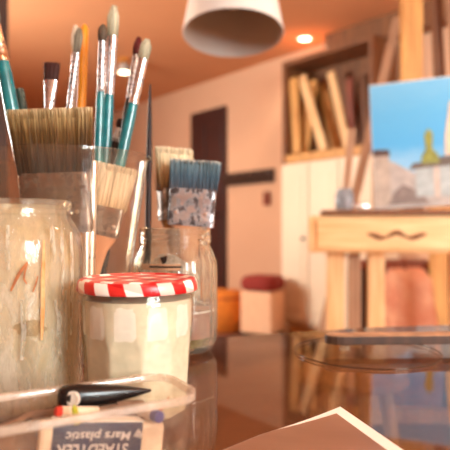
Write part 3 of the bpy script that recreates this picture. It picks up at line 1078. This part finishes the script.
# orange pencil-like brush handle and the dark green handle end, both wrong end up
def handle_up(label, tip_px, d, low_px, foot_y, r, m, cat='paintbrush', name='paintbrush', rt=.5):
    tip = at(tip_px[0], tip_px[1], d)
    slope = (low_px[0] - tip_px[0]) / (low_px[1] - tip_px[1])
    fd = TC.y + foot_y
    fpy = 228 + (EYE - E - .0045) * F / fd
    base = Vector(((tip_px[0] + slope * (fpy - tip_px[1]) - 225) * fd / F, fd, E + .0045))
    T = (tip - base).length
    root = thing(name, label, cat, group=CG, M=frame_to(base, tip))
    rod([(.04, r * .9, r * .9), (T * .5, r * 1.1, r * 1.1), (T * .9, r, r), (T - .006, r * .95, r * .95), (T - .001, r * rt, r * rt), (T, r * .2, r * .2)], 16).build('handle', m, root)
    rod([(.018, r * .7, r * .7), (.02, r * .95, r * .95), (.042, r * .95, r * .95)], 16).build('ferrule', M['silver'], root)
    rod([(0, r * .2, r * .2), (.008, r * .7, r * .7), (.019, r * .7, r * .7)], 16).build('bristles', HAIR['grey'], root)
    return root


handle_up('orange brush handle standing end up behind the slim silver brush', (84.5, 24), .6217, (81, 110), .0177, .0050, M['orange_lacquer'])
handle_up('dark green handle end peeking up beside the teal brush at the left edge', (19, 88), .607, (29, 150), .038, .0056, M['dark_teal'], rt=.8)

# the wide brush, the little white one
wt = at(49.5, 106, .515)
flat_brush('very wide brown bristled flat brush with pale tips in front in the clear tub', in_tub(.004, -.012), wt, .0680, .019, .0625, .058, HAIR['wide'],
           M['handle_yellow'], M['brown_ferrule'], yaw=0.0, nh=2200, flare=1.18, hw_=.013, group=CG, ft=.62, jag=.09, rad=.00038)
wt = at(116, 163, .562)
flat_brush('white haired flat brush with a raw wood handle pressed inside the tub wall', in_tub(.008, -.004), wt, .041, .010, .046, .030, HAIR['white'],
           M['pinkwood'], M['brown_ferrule'], yaw=.12, nh=520, flare=1.12, hw_=.0075, group=CG, ft=.7, jag=.12, wf=.036)
# bright metal tubes among the handles
for i, (px, py, lx, fy, lab) in enumerate(((86, 165, 86, -.031, 'bright steel palette knife handle standing beside the wide brush ferrule'),
                                           (93.5, 160, 92.5, -.024, 'thin steel palette knife handle standing between the wide and the white brush'))):
    d = TC.y + fy
    base = Vector(((lx - 225) * d / F, d, E + .0045))
    tip = at(px, py, d - .002)
    fpy = 228 + (EYE - E - .0045) * F / d
    fpx = px + (lx - px) / (200 - py) * (fpy - py)
    base.x = (fpx - 225) * d / F
    T = (tip - base).length
    o = thing('palette_knife', lab, 'palette knife', group=CG, M=frame_to(base, tip))
    r = .0040
    rod([(.05, r, r), (T * .5, r * 1.05, r * 1.05), (T - .004, r, r), (T - .001, r * .8, r * .8), (T, r * .2, r * .2)], 16).build('handle', M['steel'], o)
    rod([(0, .003, .0006), (.02, .006, .0006), (.046, .003, .0012), (.052, .002, .002)], 12).build('blade', M['steel'], o)

# ------------------------------------------------------------------ ribbed jar behind the red lid with its brushes
JC = Vector(((175 - 225) * .61 / F, .61, E))
JH = .1366 - .0006
mj = thing('ribbed_jar', 'clear ribbed preserving jar with two flat brushes and pink rinse water', 'jar', JC)


def rib(r, z, t):
    return r * (1 + (.010 * math.cos(t * 26) if .02 < z < .10 and r > .04 else 0))


outer = [(0, 0), (.036, 0), (.042, .003), (.0465, .012), (.047, .03), (.047, .085), (.0462, .098), (.0425, .110), (.039, .116), (.039, .119), (.0402, .1205), (.0402, .1225),
         (.039, .124), (.0402, .1255), (.0402, .1275), (.039, .129), (.0398, .131), (.0398, JH - .001), (.0388, JH)]
inner = [(.0368, JH), (.0362, JH - .002), (.0362, .117), (.040, .108), (.0434, .097), (.044, .08), (.044, .02), (.040, .009), (0, .007)]
MB().lathe(outer + inner, 156, shape=rib).build('glass', mat_refract('ribbed solid glass', (236, 226, 206), .05, .06, 40, (1, 1, .3)), mj)
MB().lathe([(0, .0185), (.0432, .0185), (.0432, .046), (0, .046)], 64).build('rinse_water', M['pink_wash'], mj)
MB().lathe([(0, .0078), (.038, .0095), (.043, .0182), (0, .0182)], 64).build('sediment', M['sediment'], mj)
ring = MB().lathe([(.0431, .0455), (.0437, .0455), (.0437, .0468), (.0431, .0468), (.0431, .0455)], 64).build('water_line', M['paper'], mj)
# pale dried patch with a dark emblem on the front of the jar
pt = MB()
rows = []
for i in range(9):
    z = .058 + .048 * i / 8
    hw2 = .85 * (1 - (i / 8) ** 4 * .75)
    rr_ = .0436 if z < .094 else .0436 - (z - .094) * .32
    rows.append([(rr_ * math.sin(-.12 + a), -rr_ * math.cos(-.12 + a), z + .003 * math.sin(a * 5 + i)) for a in [hw2 * (j / 8 - .5) * 2 for j in range(9)]])
pt.loft(rows, False, False)
pt.build('dried_patch', mat_glass('white dried patch', (246, 240, 230), film=(246, 240, 228), amount=.5, vary=.3, scale=60, ior_f0=0, rough=.5), mj)
em = MB()
em.loft([[(-.0115, y, .1055), (-.0035, y, .1075), (-.0045, y, .1005), (-.0085, y, .0985)] for y in (-.0462, -.0468)], smooth=False)
em.build('emblem', M['black'], mj, bevel=.0004)
lb = MB()
lb.loft([[(r * math.sin(a), -r * math.cos(a), z) for a in [-.72 + .078 * q for q in range(13)]] for r, z in ((.0474, .0922), (.0474, .0985), (.0478, .0985), (.0478, .0922), (.0474, .0922))], False, False)
lbo = lb.build('label_band', M['greywood'], mj)
MB().loft([[(r * math.sin(a), -r * math.cos(a), z) for a in [-.5 + .074 * q for q in range(11)]] for r, z in ((.0478, .0946), (.0478, .0966), (.0480, .0966), (.0480, .0946))], False, False).build('dark_line', M['black'], lbo)

MG = 'brushes standing in the ribbed jar'
pj = .6 / F
# blue stained brush
flat_brush('flat brush with blue stained hair and a paint crusted ferrule in the ribbed jar', (JC.x + .009, JC.y - .004, E + .011), at(195.5, 158, .60), .0535, .013, .034, .041,
           HAIR['blue'], M['pinkwood'], mat_metal('paint crusted ferrule', (196, 198, 204), .35, (70, 56, 54), .55, 130), yaw=-.05, nh=620, flare=1.03, hw_=.010, group=MG, ft=.6,
           jag=.16, L_sh=.013, rad=.0007, wf=.051)
flat_brush('flat brush with cream hair and brown edges behind the blue stained one', (JC.x + .004, JC.y + .014, E + .011), at(174, 146, .632), 0.046, .018, .050, .036,
           HAIR['cream'], M['handle_yellow'], M['brown_ferrule'], yaw=.62, nh=640, flare=1.06, hw_=.010, group=MG, ft=.75, jag=.06, wf=.042)
root = thing('thin_rod', 'thin dark brush handle standing upright at the side of the ribbed jar', 'paintbrush', group=MG,
             M=frame_to((JC.x - .031, JC.y - .004, E + .012), at(150, 84, .60)))
T = (at(150, 84, .60) - Vector((JC.x - .031, JC.y - .004, E + .012))).length
rod([(.06, .0028, .0028), (T * .5, .0034, .0034), (T * .62, .0030, .0030), (T * .7, .0035, .0035), (T - .05, .0026, .0026), (T - .02, .0018, .0018), (T, .0008, .0008)], 14).build('handle', M['black_lacquer'], root)
rod([(.03, .0022, .0022), (.061, .0029, .0029)], 14).build('ferrule', M['silver_dirty'], root)
rod([(0, .0004, .0004), (.012, .002, .002), (.031, .0021, .0021)], 14).build('bristles', HAIR['dark'], root)
root.name = 'paintbrush'

# ------------------------------------------------------------------ big cloudy jar
BC = Vector(((16 - 225) * .42 / F, .42, E))
bj = thing('cloudy_jar', 'large cloudy glass jar smeared with dried paint at the left edge', 'jar', BC)
BH = .157
outer = [(0, 0), (.04, 0), (.046, .002), (.0495, .008), (.0500, .02), (.0500, .118), (.0492, .127), (.046, .136), (.0425, .141), (.0405, .144), (.0405, .1455), (.043, .1465),
         (.043, .1495), (.0405, .1505), (.0412, .152), (.0416, BH - .001), (.0408, BH)]
inner = [(.0385, BH), (.0378, BH - .002), (.0378, .144), (.043, .134), (.0468, .122), (.0474, .11), (.0474, .012), (.043, .006), (0, .005)]
MB().lathe(outer + inner, 96).build('glass', M['jar_cloudy'], bj)
MB().lathe([(0, .0052), (.0425, .0062), (.0470, .0122), (.0470, .11), (.0464, .121), (.0428, .133), (.0374, .1435), (.0374, BH - .004)], 96).build('paint_film', M['residue'], bj)


def on_jar(px, py, r, ctr, d):
    """point on the front of a round jar, seen at (px, py)"""
    lo, hi = -1.35, 1.35
    for _ in range(40):
        a = (lo + hi) / 2
        if 225 + (ctr.x + r * math.sin(a)) * F / (ctr.y - r * math.cos(a)) < px:
            lo = a
        else:
            hi = a
    dd = ctr.y - r * math.cos(a)
    return Vector((r * math.sin(a), -r * math.cos(a), EYE - (py - 228) * dd / F - E))


def streak(name, path, wpx, m, parent, r=.0503):
    pts = [on_jar(x, y, r, BC, .38) for x, y in path]
    mb = MB()
    n = len(pts)
    mb.tube(pts, [wpx * .38 / F * (.35 + .65 * math.sin(PI * (i + .5) / n)) for i in range(n)], 8)
    # press it flat against the glass
    for i in range(len(mb.v)):
        x, y, z = mb.v[i]
        q = math.hypot(x, y)
        f = (r + (q - r) * .25) / q
        mb.v[i] = (x * f, y * f, z)
    return mb.build(name, m, parent)


streak('paint_streak', [(28, 262), (24, 267), (20, 273), (16, 280), (11, 291)], 1.7, M['streak'], bj)
streak('paint_streak', [(28, 262), (25, 272), (24, 279), (27, 284)], 1.0, M['streak'], bj)
streak('paint_streak', [(44, 240), (43.5, 262), (43, 280), (43, 305), (42.5, 325), (42, 340)], 2.3, M['streak_orange'], bj)
streak('paint_streak', [(38, 276), (36, 284), (33, 292)], .9, M['streak'], bj)
drip = mat_glass('white drip film', (244, 240, 230), film=(250, 246, 236), amount=.3, vary=.28, scale=160, stretch=(1, 1, .3), ior_f0=0, rough=.5)
for k_, pth in enumerate(([(61, 222), (62, 245), (63, 270), (62, 300)], [(71, 232), (72, 255), (72, 290), (71, 335)], [(52, 226), (53, 250), (52, 262)], [(8, 225), (7, 255), (8, 270)],
                          [(55, 300), (60, 318), (58, 345), (62, 362)], [(66, 290), (66, 315), (67, 350)], [(22, 300), (24, 330), (22, 360)])):
    streak('white_drip', pth, (2.6, 3.2, 3.4, 2.4, 3.0, 2.2, 2.8, 2.4)[k_], drip, bj, .05025)
sm = MB()
for (x0, x1, y0, y1) in ((12, 48, 320, 336),):
    rows = []
    for i in range(7):
        y = y0 + (y1 - y0) * i / 6
        sh = 1 - abs(i / 3 - 1) * .6
        rows.append([on_jar((x0 + x1) / 2 + (x1 - x0) / 2 * sh * (j / 4 - 1) + 2 * math.sin(i * 2.1), y, .0502, BC, .38) for j in range(9)])
    sm.loft(rows, False, False)
sm.build('smudge', M['smudge'], bj)

# ------------------------------------------------------------------ jam jar with the red checked lid
RC = Vector(((138 - 225) * .391 / F, .391, E))
rj = thing('jam_jar', 'faceted glass jar of cream paint with a red and white checked lid', 'jar', RC)


def facet(r, z, t):
    # fourteen flat panels with arched tops on the lower half
    if r < .025 or z > .070 or z < .004:
        return r
    k_ = 11
    ph = ((t * k_ / (2 * PI)) + .35) % 1.0 - .5
    top = .067 - .014 * (abs(ph) * 2) ** 2.4
    d_ = max(0, min(1, (top - z) / .004))
    flat = math.cos(PI / k_) / math.cos(ph * 2 * PI / k_)
    return r * (1 - d_ * (1 - flat * .995))


prof = [(0, 0), (.030, 0), (.0350, .002), (.0366, .006)] + [(.0370 + (.0394 - .0370) * (i / 24), .008 + .054 * i / 24) for i in range(25)] + \
       [(.0395, .066), (.0397, .084), (.0392, .0865), (.0402, .0875), (.0402, .0895), (.039, .0905), (.0385, .0930), (.0385, .0975)]
inn = [(.036, .0975), (.0386, .088), (.0386, .06), (.0358, .008), (.028, .005), (0, .004)]
MB().lathe(prof + inn, 168, shape=facet).build('glass', M['jar_clear'], rj)
pc = [(0, .0046), (.0300, .0056), (.0352, .0086)] + [(.0356 + (.0382 - .0356) * i / 22, .0086 + .0514 * i / 22) for i in range(1, 23)] + \
     [(.0383, .066), (.0384, .0868), (0, .0872)]
MB().lathe(pc, 165, shape=facet).build('paint', M['gesso'], rj)


def mat_gingham(name, skirt):
    m, nt, out = new_mat(name)
    b = N(nt, 'ShaderNodeBsdfPrincipled')
    b.inputs['Roughness'].default_value = .32
    tc = N(nt, 'ShaderNodeTexCoord')
    sx = N(nt, 'ShaderNodeSeparateXYZ')
    if skirt:
        L(nt, tc.outputs['UV'], sx.inputs[0])
        u = math_node(nt, 'ADD', math_node(nt, 'MULTIPLY', sx.outputs['X'], 12.0), math_node(nt, 'MULTIPLY', sx.outputs['Y'], 14.0))
        v = math_node(nt, 'ADD', math_node(nt, 'MULTIPLY', sx.outputs['Y'], 42.0), math_node(nt, 'MULTIPLY', sx.outputs['X'], 3.0))
    else:
        mp = N(nt, 'ShaderNodeMapping')
        mp.inputs['Rotation'].default_value = (0, 0, .5)
        L(nt, tc.outputs['Object'], mp.inputs['Vector'])
        L(nt, mp.outputs[0], sx.inputs[0])
        u = math_node(nt, 'MULTIPLY', sx.outputs['X'], 50.0)
        v = math_node(nt, 'MULTIPLY', sx.outputs['Y'], 50.0)
    fu = math_node(nt, 'GREATER_THAN', math_node(nt, 'FRACT', math_node(nt, 'ADD', u, 100.0)), .5)
    fv = math_node(nt, 'GREATER_THAN', math_node(nt, 'FRACT', math_node(nt, 'ADD', v, 100.0)), .5)
    s = math_node(nt, 'ADD', math_node(nt, 'MULTIPLY', fu, .62 if skirt else .5), math_node(nt, 'MULTIPLY', fv, .25 if skirt else .5))
    if skirt:
        col = ramp(nt, s, [(0, lin((250, 238, 228))), (.24, lin((240, 190, 178))), (.4, lin((236, 186, 174))), (.6, lin((212, 46, 40))), (.85, lin((186, 20, 24)))])
    else:
        col = ramp(nt, s, [(0, lin((250, 238, 228))), (.45, lin((226, 96, 86))), (.55, lin((226, 96, 86))), (.95, lin((190, 22, 26)))])
    L(nt, col, b.inputs['Base Color'])
    L(nt, b.outputs[0], out.inputs['Surface'])
    return m


lid_prof = [(.0405, .0922), (.0420, .0918), (.0426, .0928), (.0425, .0955), (.0421, .0982), (.0410, .1000), (.0390, .1009), (.0365, .1010), (.0355, .1002), (.0345, .1000), (.02, .1002), (0, .1003)]
MB().lathe(lid_prof, 96, mi_fn=lambda i: 0 if i < 5 else 1).build('lid', [mat_gingham('checked lid skirt', True), mat_gingham('checked lid top', False)], rj)
# ------------------------------------------------------------------ clear pencil box and what is in it
BU = Vector((.875, .485, 0)).normalized()
BV = Vector((-BU.y, BU.x, 0))
NR = Vector((-.0118, .2997, 0))                       # near right corner
BL, BW, BHH = .175, .054, .045
bc = NR - BU * BL / 2 + BV * BW / 2
BROT = math.atan2(BU.y, BU.x)
px_box = thing('pencil_box', 'small clear plastic box with rounded corners holding an eraser and drawing scraps', 'box', (bc.x, bc.y, E), BROT)


def rring(w, h, r, z):
    return [(x, y, z) for x, y in rrect(w, h, r, 8)]


bx = MB()
tk = .0016
bx.loft([rring(BL - .012, BW - .012, .010, 0), rring(BL - .008, BW - .008, .012, .001), rring(BL - .006, BW - .006, .013, .004), rring(BL - .003, BW - .003, .0145, BHH - .004),
         rring(BL - .003 - 2 * tk, BW - .003 - 2 * tk, .013, BHH - .004), rring(BL - .006 - 2 * tk, BW - .006 - 2 * tk, .012, .005), rring(BL - .013, BW - .013, .010, .0022)])
bx.build('tray', M['box_plastic'], px_box)
rm = MB()
secs = [(BL - .0032, BHH - .0042), (BL + .0020, BHH - .0040), (BL + .0024, BHH - .0022), (BL + .0016, BHH), (BL - .0030, BHH), (BL - .0046, BHH - .0010), (BL - .0046, BHH - .0038)]
rings = [rring(a, a - BL + BW, .0145 + (a - BL) / 2 * .5 + .001, z) for a, z in secs]
rings.append(rings[0])
rm.loft(rings, True, False)
rm.build('rim', M['box_rim'], px_box)
FLOOR = E + .0034


def in_box(u, v, z=0.0):
    return Vector((bc.x, bc.y, FLOOR + z)) + BU * u + BV * v


# eraser on its long edge, leaning back, print upside down
ew, eh, et = .066, .0238, .0125
er_yaw = math.radians(20)
e_p = in_box(.0350, -.0105, .0048)
er = thing('eraser', 'white eraser in a navy printed sleeve standing on edge in the clear box', 'eraser', e_p)
er.rotation_euler = (math.radians(-5), math.radians(6.5), er_yaw)
MB().box((0, et / 2, eh / 2), (ew, et, eh)).build('rubber', M['rubber'], er, bevel=.0025)
sl = MB().box((-.003, et / 2, eh / 2), (.0475, et + .0009, eh + .0009)).build('sleeve', M['navy'], er, bevel=.0008)
MB().box((-.003, et / 2, eh + .0007), (.0475, et * .96, .0004)).build('sleeve_edge', M['paper'], sl)


def text_mesh(txt, size, name, mat, parent, loc, shear=0.0, width=None, bold=0.0):
    cu_ = bpy.data.curves.new('txt', 'FONT')
    cu_.body = txt
    cu_.size = size
    cu_.align_x = 'CENTER'
    cu_.align_y = 'CENTER'
    cu_.extrude = .00012
    cu_.offset = bold
    cu_.shear = shear
    to = bpy.data.objects.new('txt', cu_)
    COL.objects.link(to)
    dg = bpy.context.evaluated_depsgraph_get()
    me = bpy.data.meshes.new_from_object(to.evaluated_get(dg))
    COL.objects.unlink(to)
    bpy.data.objects.remove(to)
    me.materials.clear()
    me.materials.append(mat)
    xs = [v.co.x for v in me.vertices]
    kx = width / (max(xs) - min(xs)) if width else 1.0
    # stand the line on the front face, turned half round
    for v in me.vertices:
        x, y, z = v.co.x * kx, v.co.y, v.co.z
        v.co = (-x, -z, -y)
    o = bpy.data.objects.new(name, me)
    COL.objects.link(o)
    o.parent = parent
    o.location = loc
    return o


fy = -.00055
text_mesh('Mars plastic', .0063, 'sleeve_print', M['letter'], sl, (-.0025, fy, eh - .0062), shear=.15, width=.034, bold=.00004)
text_mesh('STAEDTLER', .0086, 'sleeve_print', M['letter'], sl, (-.005, fy, eh - .0132), width=.037, bold=.00008)
hd_ = MB()
for i in range(4):
    hd_.box((.0172 + .0009 * i, fy, eh - .0050 - .0005 * i), (.0006, .0003, .0045 - .0006 * i), Matrix.Rotation(.5 - .1 * i, 3, 'Y'))
hd_.build('emblem', M['letter'], sl)

# crumpled rag that carries the dark tool
rag = MB()
rr = random.Random(11)
rings = []
for z, kk in ((0, 1.0), (.008, 1.04), (.018, .98), (.026, .84), (.030, .5)):
    rings.append([(x * kk + rr.uniform(-.0022, .0022), y * kk * .92 + rr.uniform(-.0015, .0015), z + .001 + (rr.uniform(-.002, .002) if z > 0 else 0)) for x, y in rrect(.096, .0072, .0034, 5)])
rag.loft(rings)
pr_ = in_box(.028, .0160)
ro = rag.build('paint_rag', M['rag'], loc=(pr_.x, pr_.y, FLOOR))
ro.rotation_euler = (0, 0, BROT)
tag(ro, 'crumpled brown paint rag lying under the black tool in the clear box', 'rag')

# black tool with a round pale inset, tapering to a point
ta, tb_ = at(60, 398, .308), at(152, 390, .329)
tl = thing('craft_knife', 'glossy black tapered tool with a pale round end on top of the rag', 'tool', M=frame_to(ta, tb_, math.radians(90)))
TL = (tb_ - ta).length
kx = .313 / F * 1.2
rod([(-.001, 5 * kx, 6 * kx), (.0015, 9 * kx, 9.6 * kx), (.006, 10 * kx, 10.6 * kx), (TL * .35, 8.8 * kx, 9 * kx), (TL * .6, 6.4 * kx, 7 * kx), (TL * .82, 3.6 * kx, 4 * kx), (TL * .99, .9 * kx, 1 * kx)], 24, 2.4).build('body', M['black'], tl)
pass
inset = MB().lathe([(0, 0), (.0042, 0), (.0042, .0011), (.0032, .0014), (.0030, .0006), (0, .0006)], 24)
oi = inset.build('round_inset', M['white_lacquer'], tl, loc=(0.0, 5.2 * kx, .0068))
oi.rotation_euler = (-PI / 2 - .9, 0, 0) if False else (0, 0, 0)
# turn the inset towards the front of the tool
Mi = tl.matrix_world.inverted() if False else None
fwd = (Vector((-.25, -1, .15))).normalized()
R3 = frame_to(ta, tb_, math.radians(90)).to_3x3()
lf = R3.transposed() @ fwd
zl = Vector((lf.x, lf.y, lf.z)).normalized()
xl = zl.orthogonal().normalized()
yl = zl.cross(xl)
MM = Matrix((xl, yl, zl)).transposed().to_4x4()
MM.translation = Vector((lf.x, lf.y, 0)).normalized() * 10.3 * kx + Vector((0, 0, .0066))
oi.matrix_local = MM


def stick(name, label, cat, a, b, r, secs, group=None):
    """secs: list of (part name, from, to, radius factor at both ends, material)"""
    o = thing(name, label, cat, M=frame_to(a, b), group=group)
    T = (Vector(b) - Vector(a)).length
    for pn, s0, s1, r0, r1, m in secs:
        rod([(T * s0, r * r0 * .9, r * r0 * .9), (T * s0 + .0003, r * r0, r * r0), (T * s1 - .0003, r * r1, r * r1), (T * s1, r * r1 * .9, r * r1 * .9)], 16).build(pn, m, o)
    return o


stick('pastel_stick', 'white pastel stick with a red end lying across the rag in the clear box', 'pastel', at(56, 411, .292), at(98, 411, .306), .0028,
      [('red_tip', 0, .13, .9, 1, M['red_pastel']), ('white_body', .13, 1, 1, 1, M['rubber'])])
stick('crayon_stub', 'yellow green crayon stub poking up beside the eraser in the clear box', 'crayon', at(78, 424, .285), at(74, 405, .288), .0017,
      [('wax_body', 0, .8, 1, 1, M['green_pastel']), ('wax_tip', .8, 1, 1, .4, M['green_pastel'])])
stick('pencil_stub', 'white pencil stub with a blue end at the round corner of the clear box', 'pencil', at(140, 409, .312), at(160, 417, .297), .0032,
      [('pencil_body', 0, .72, 1, 1, M['white_lacquer']), ('blue_end', .72, 1, 1.04, 1.0, M['blue_plastic'])])
o = MB().tube([at(154, 414, .316), at(162, 408, .317), at(167, 402, .318), at(169, 396, .319)], [.0004, .0011, .0011, .0003], 8).build('curved_quill', M['streak'])
tag(o, 'small curved brown quill near the round corner of the clear box', 'quill')

# ------------------------------------------------------------------ right hand side of the table
# print with a white border
def gp(px, py, z=0.0):
    d = (EYE - E - z) * F / (py - 228)
    return at(px, py, d)


ca = gp(340, 407)
dl_, dr_ = (gp(243, 448) - ca), (gp(403, 450.5) - ca)
dl_.z = dr_.z = 0
dl_.normalize(); dr_.normalize()
sheet = thing('art_print', 'corner of a brown print with a white border lying on the glass table', 'print', (ca.x, ca.y, E))
SW, SH = .21, .15


def sp_(a, b, z):
    lift = .0035 * min(1, max(0, a) / .09) ** 2 + .0006
    return (dl_.x * a + dr_.x * b, dl_.y * a + dr_.y * b, z + lift)


ps = MB()
na, nb = 18, 12
gr = [[sp_(SW * i / na, SH * j / nb, 0) for j in range(nb + 1)] for i in range(na + 1)]
gr2 = [[sp_(SW * i / na, SH * j / nb, -.0004) for j in range(nb + 1)] for i in range(na + 1)]
vs = [p_ for r_ in gr for p_ in r_] + [p_ for r_ in gr2 for p_ in r_]
n1 = (na + 1) * (nb + 1)
fs = []
for i in range(na):
    for j in range(nb):
        a_ = i * (nb + 1) + j
        fs.append((a_, a_ + 1, a_ + nb + 2, a_ + nb + 1))
        fs.append((a_ + n1, a_ + nb + 1 + n1, a_ + nb + 2 + n1, a_ + 1 + n1))
ps.add(vs, fs, 0, True)
ps.build('sheet', M['paper'], sheet)
pi_ = MB()
b0, b1 = .0085, .0118
vs, fs = [], []
for i in range(na + 1):
    for j in range(nb + 1):
        f_ = i / na
        a_ = b1 + (SW - b1 - .01) * f_
        edge = b0 * max(.12, 1 - max(0, a_ - .01) / .075)
        vs.append(sp_(a_, edge + (SH - edge - .01) * j / nb, .0004))
for i in range(na):
    for j in range(nb):
        a_ = i * (nb + 1) + j
        fs.append((a_, a_ + 1, a_ + nb + 2, a_ + nb + 1))
pi_.add(vs, fs, 0, True)
pi_.build('printed_picture', mat_plain('brown printed picture', (158, 116, 94), .35, rgb2=(132, 92, 72), scale=7, stretch=(1, 3, 1)), sheet)

# clear round plate with the dark wooden slat on it
pc_ = gp(366, 352)
pl = thing('glass_plate', 'thin clear round glass plate lying on the table under the dark slat', 'plate', (pc_.x, pc_.y, E))
prr = 71 * pc_.y / F
MB().lathe([(0, 0), (prr - .001, 0), (prr, .001), (prr - .0006, .002), (0, .002)], 96).build('disc', mat_glass('thin plate glass', (252, 252, 250), amount=0, ior_f0=.01, grazing=.12), pl)
MB().lathe([(prr - .0004, .0004), (prr + .0002, .0008), (prr + .0002, .0016), (prr - .0004, .0021), (prr - .0004, .0004)], 96).build('rim', mat_glass('dark glass edge', (190, 170, 150), film=(170, 140, 120), amount=.16, vary=.05), pl)
sl0 = at(327, 341, pc_.y - .010)
so = thing('wood_offcut', 'dark brown wooden slat with a pale top face and clear foot on the glass plate', 'slat', (sl0.x, sl0.y, 0), .04)
zt = EYE - (336.5 - 228) * sl0.y / F
o_ = []
for i in range(9):
    a_ = PI / 2 + PI * i / 8
    o_.append((.018 + .018 * math.cos(a_), .012 + .012 * math.sin(a_)))
o_ += [(.24, 0), (.24, .024)]
MB().prism(o_, zt - .0095, zt - .0006).build('board', M['darkwood'], so, bevel=.001)
MB().prism([(x * .985 + .002, y * .94 + .0007) for x, y in o_], zt - .0006, zt).build('top_face', M['greywood'], so)
hgt = zt - .0095 - (E + .0022)
for x in (.022, .20):
    MB().lathe([(0, E + .0022), (.006, E + .0022), (.0045, E + .0022 + hgt * .5), (.006, E + .0022 + hgt), (0, E + .0022 + hgt)], 24).build('clear_foot', M['mason'], so, loc=(x, .012, 0))

# ------------------------------------------------------------------ camera
cam = bpy.data.cameras.new('camera')
cam.sensor_width = 36
cam.lens = F / 450 * 36
cam.clip_start = .02
cam.dof.use_dof = True
cam.dof.focus_distance = .41
cam.dof.aperture_fstop = cam.lens / 5.8
co = bpy.data.objects.new('camera', cam)
COL.objects.link(co)
co.location = (0, 0, EYE)
co.rotation_euler = (PI / 2 + math.atan2(3, F), 0, 0)
sc.camera = co
vs_ = sc.view_settings
sc.display_settings.display_device = 'sRGB'
vs_.view_transform = 'Standard'
vs_.look = 'None'
vs_.gamma = 1
vs_.use_curve_mapping = False
vs_.exposure = 0.52
sc.cycles.transparent_max_bounces = 32
sc.cycles.use_denoising = True
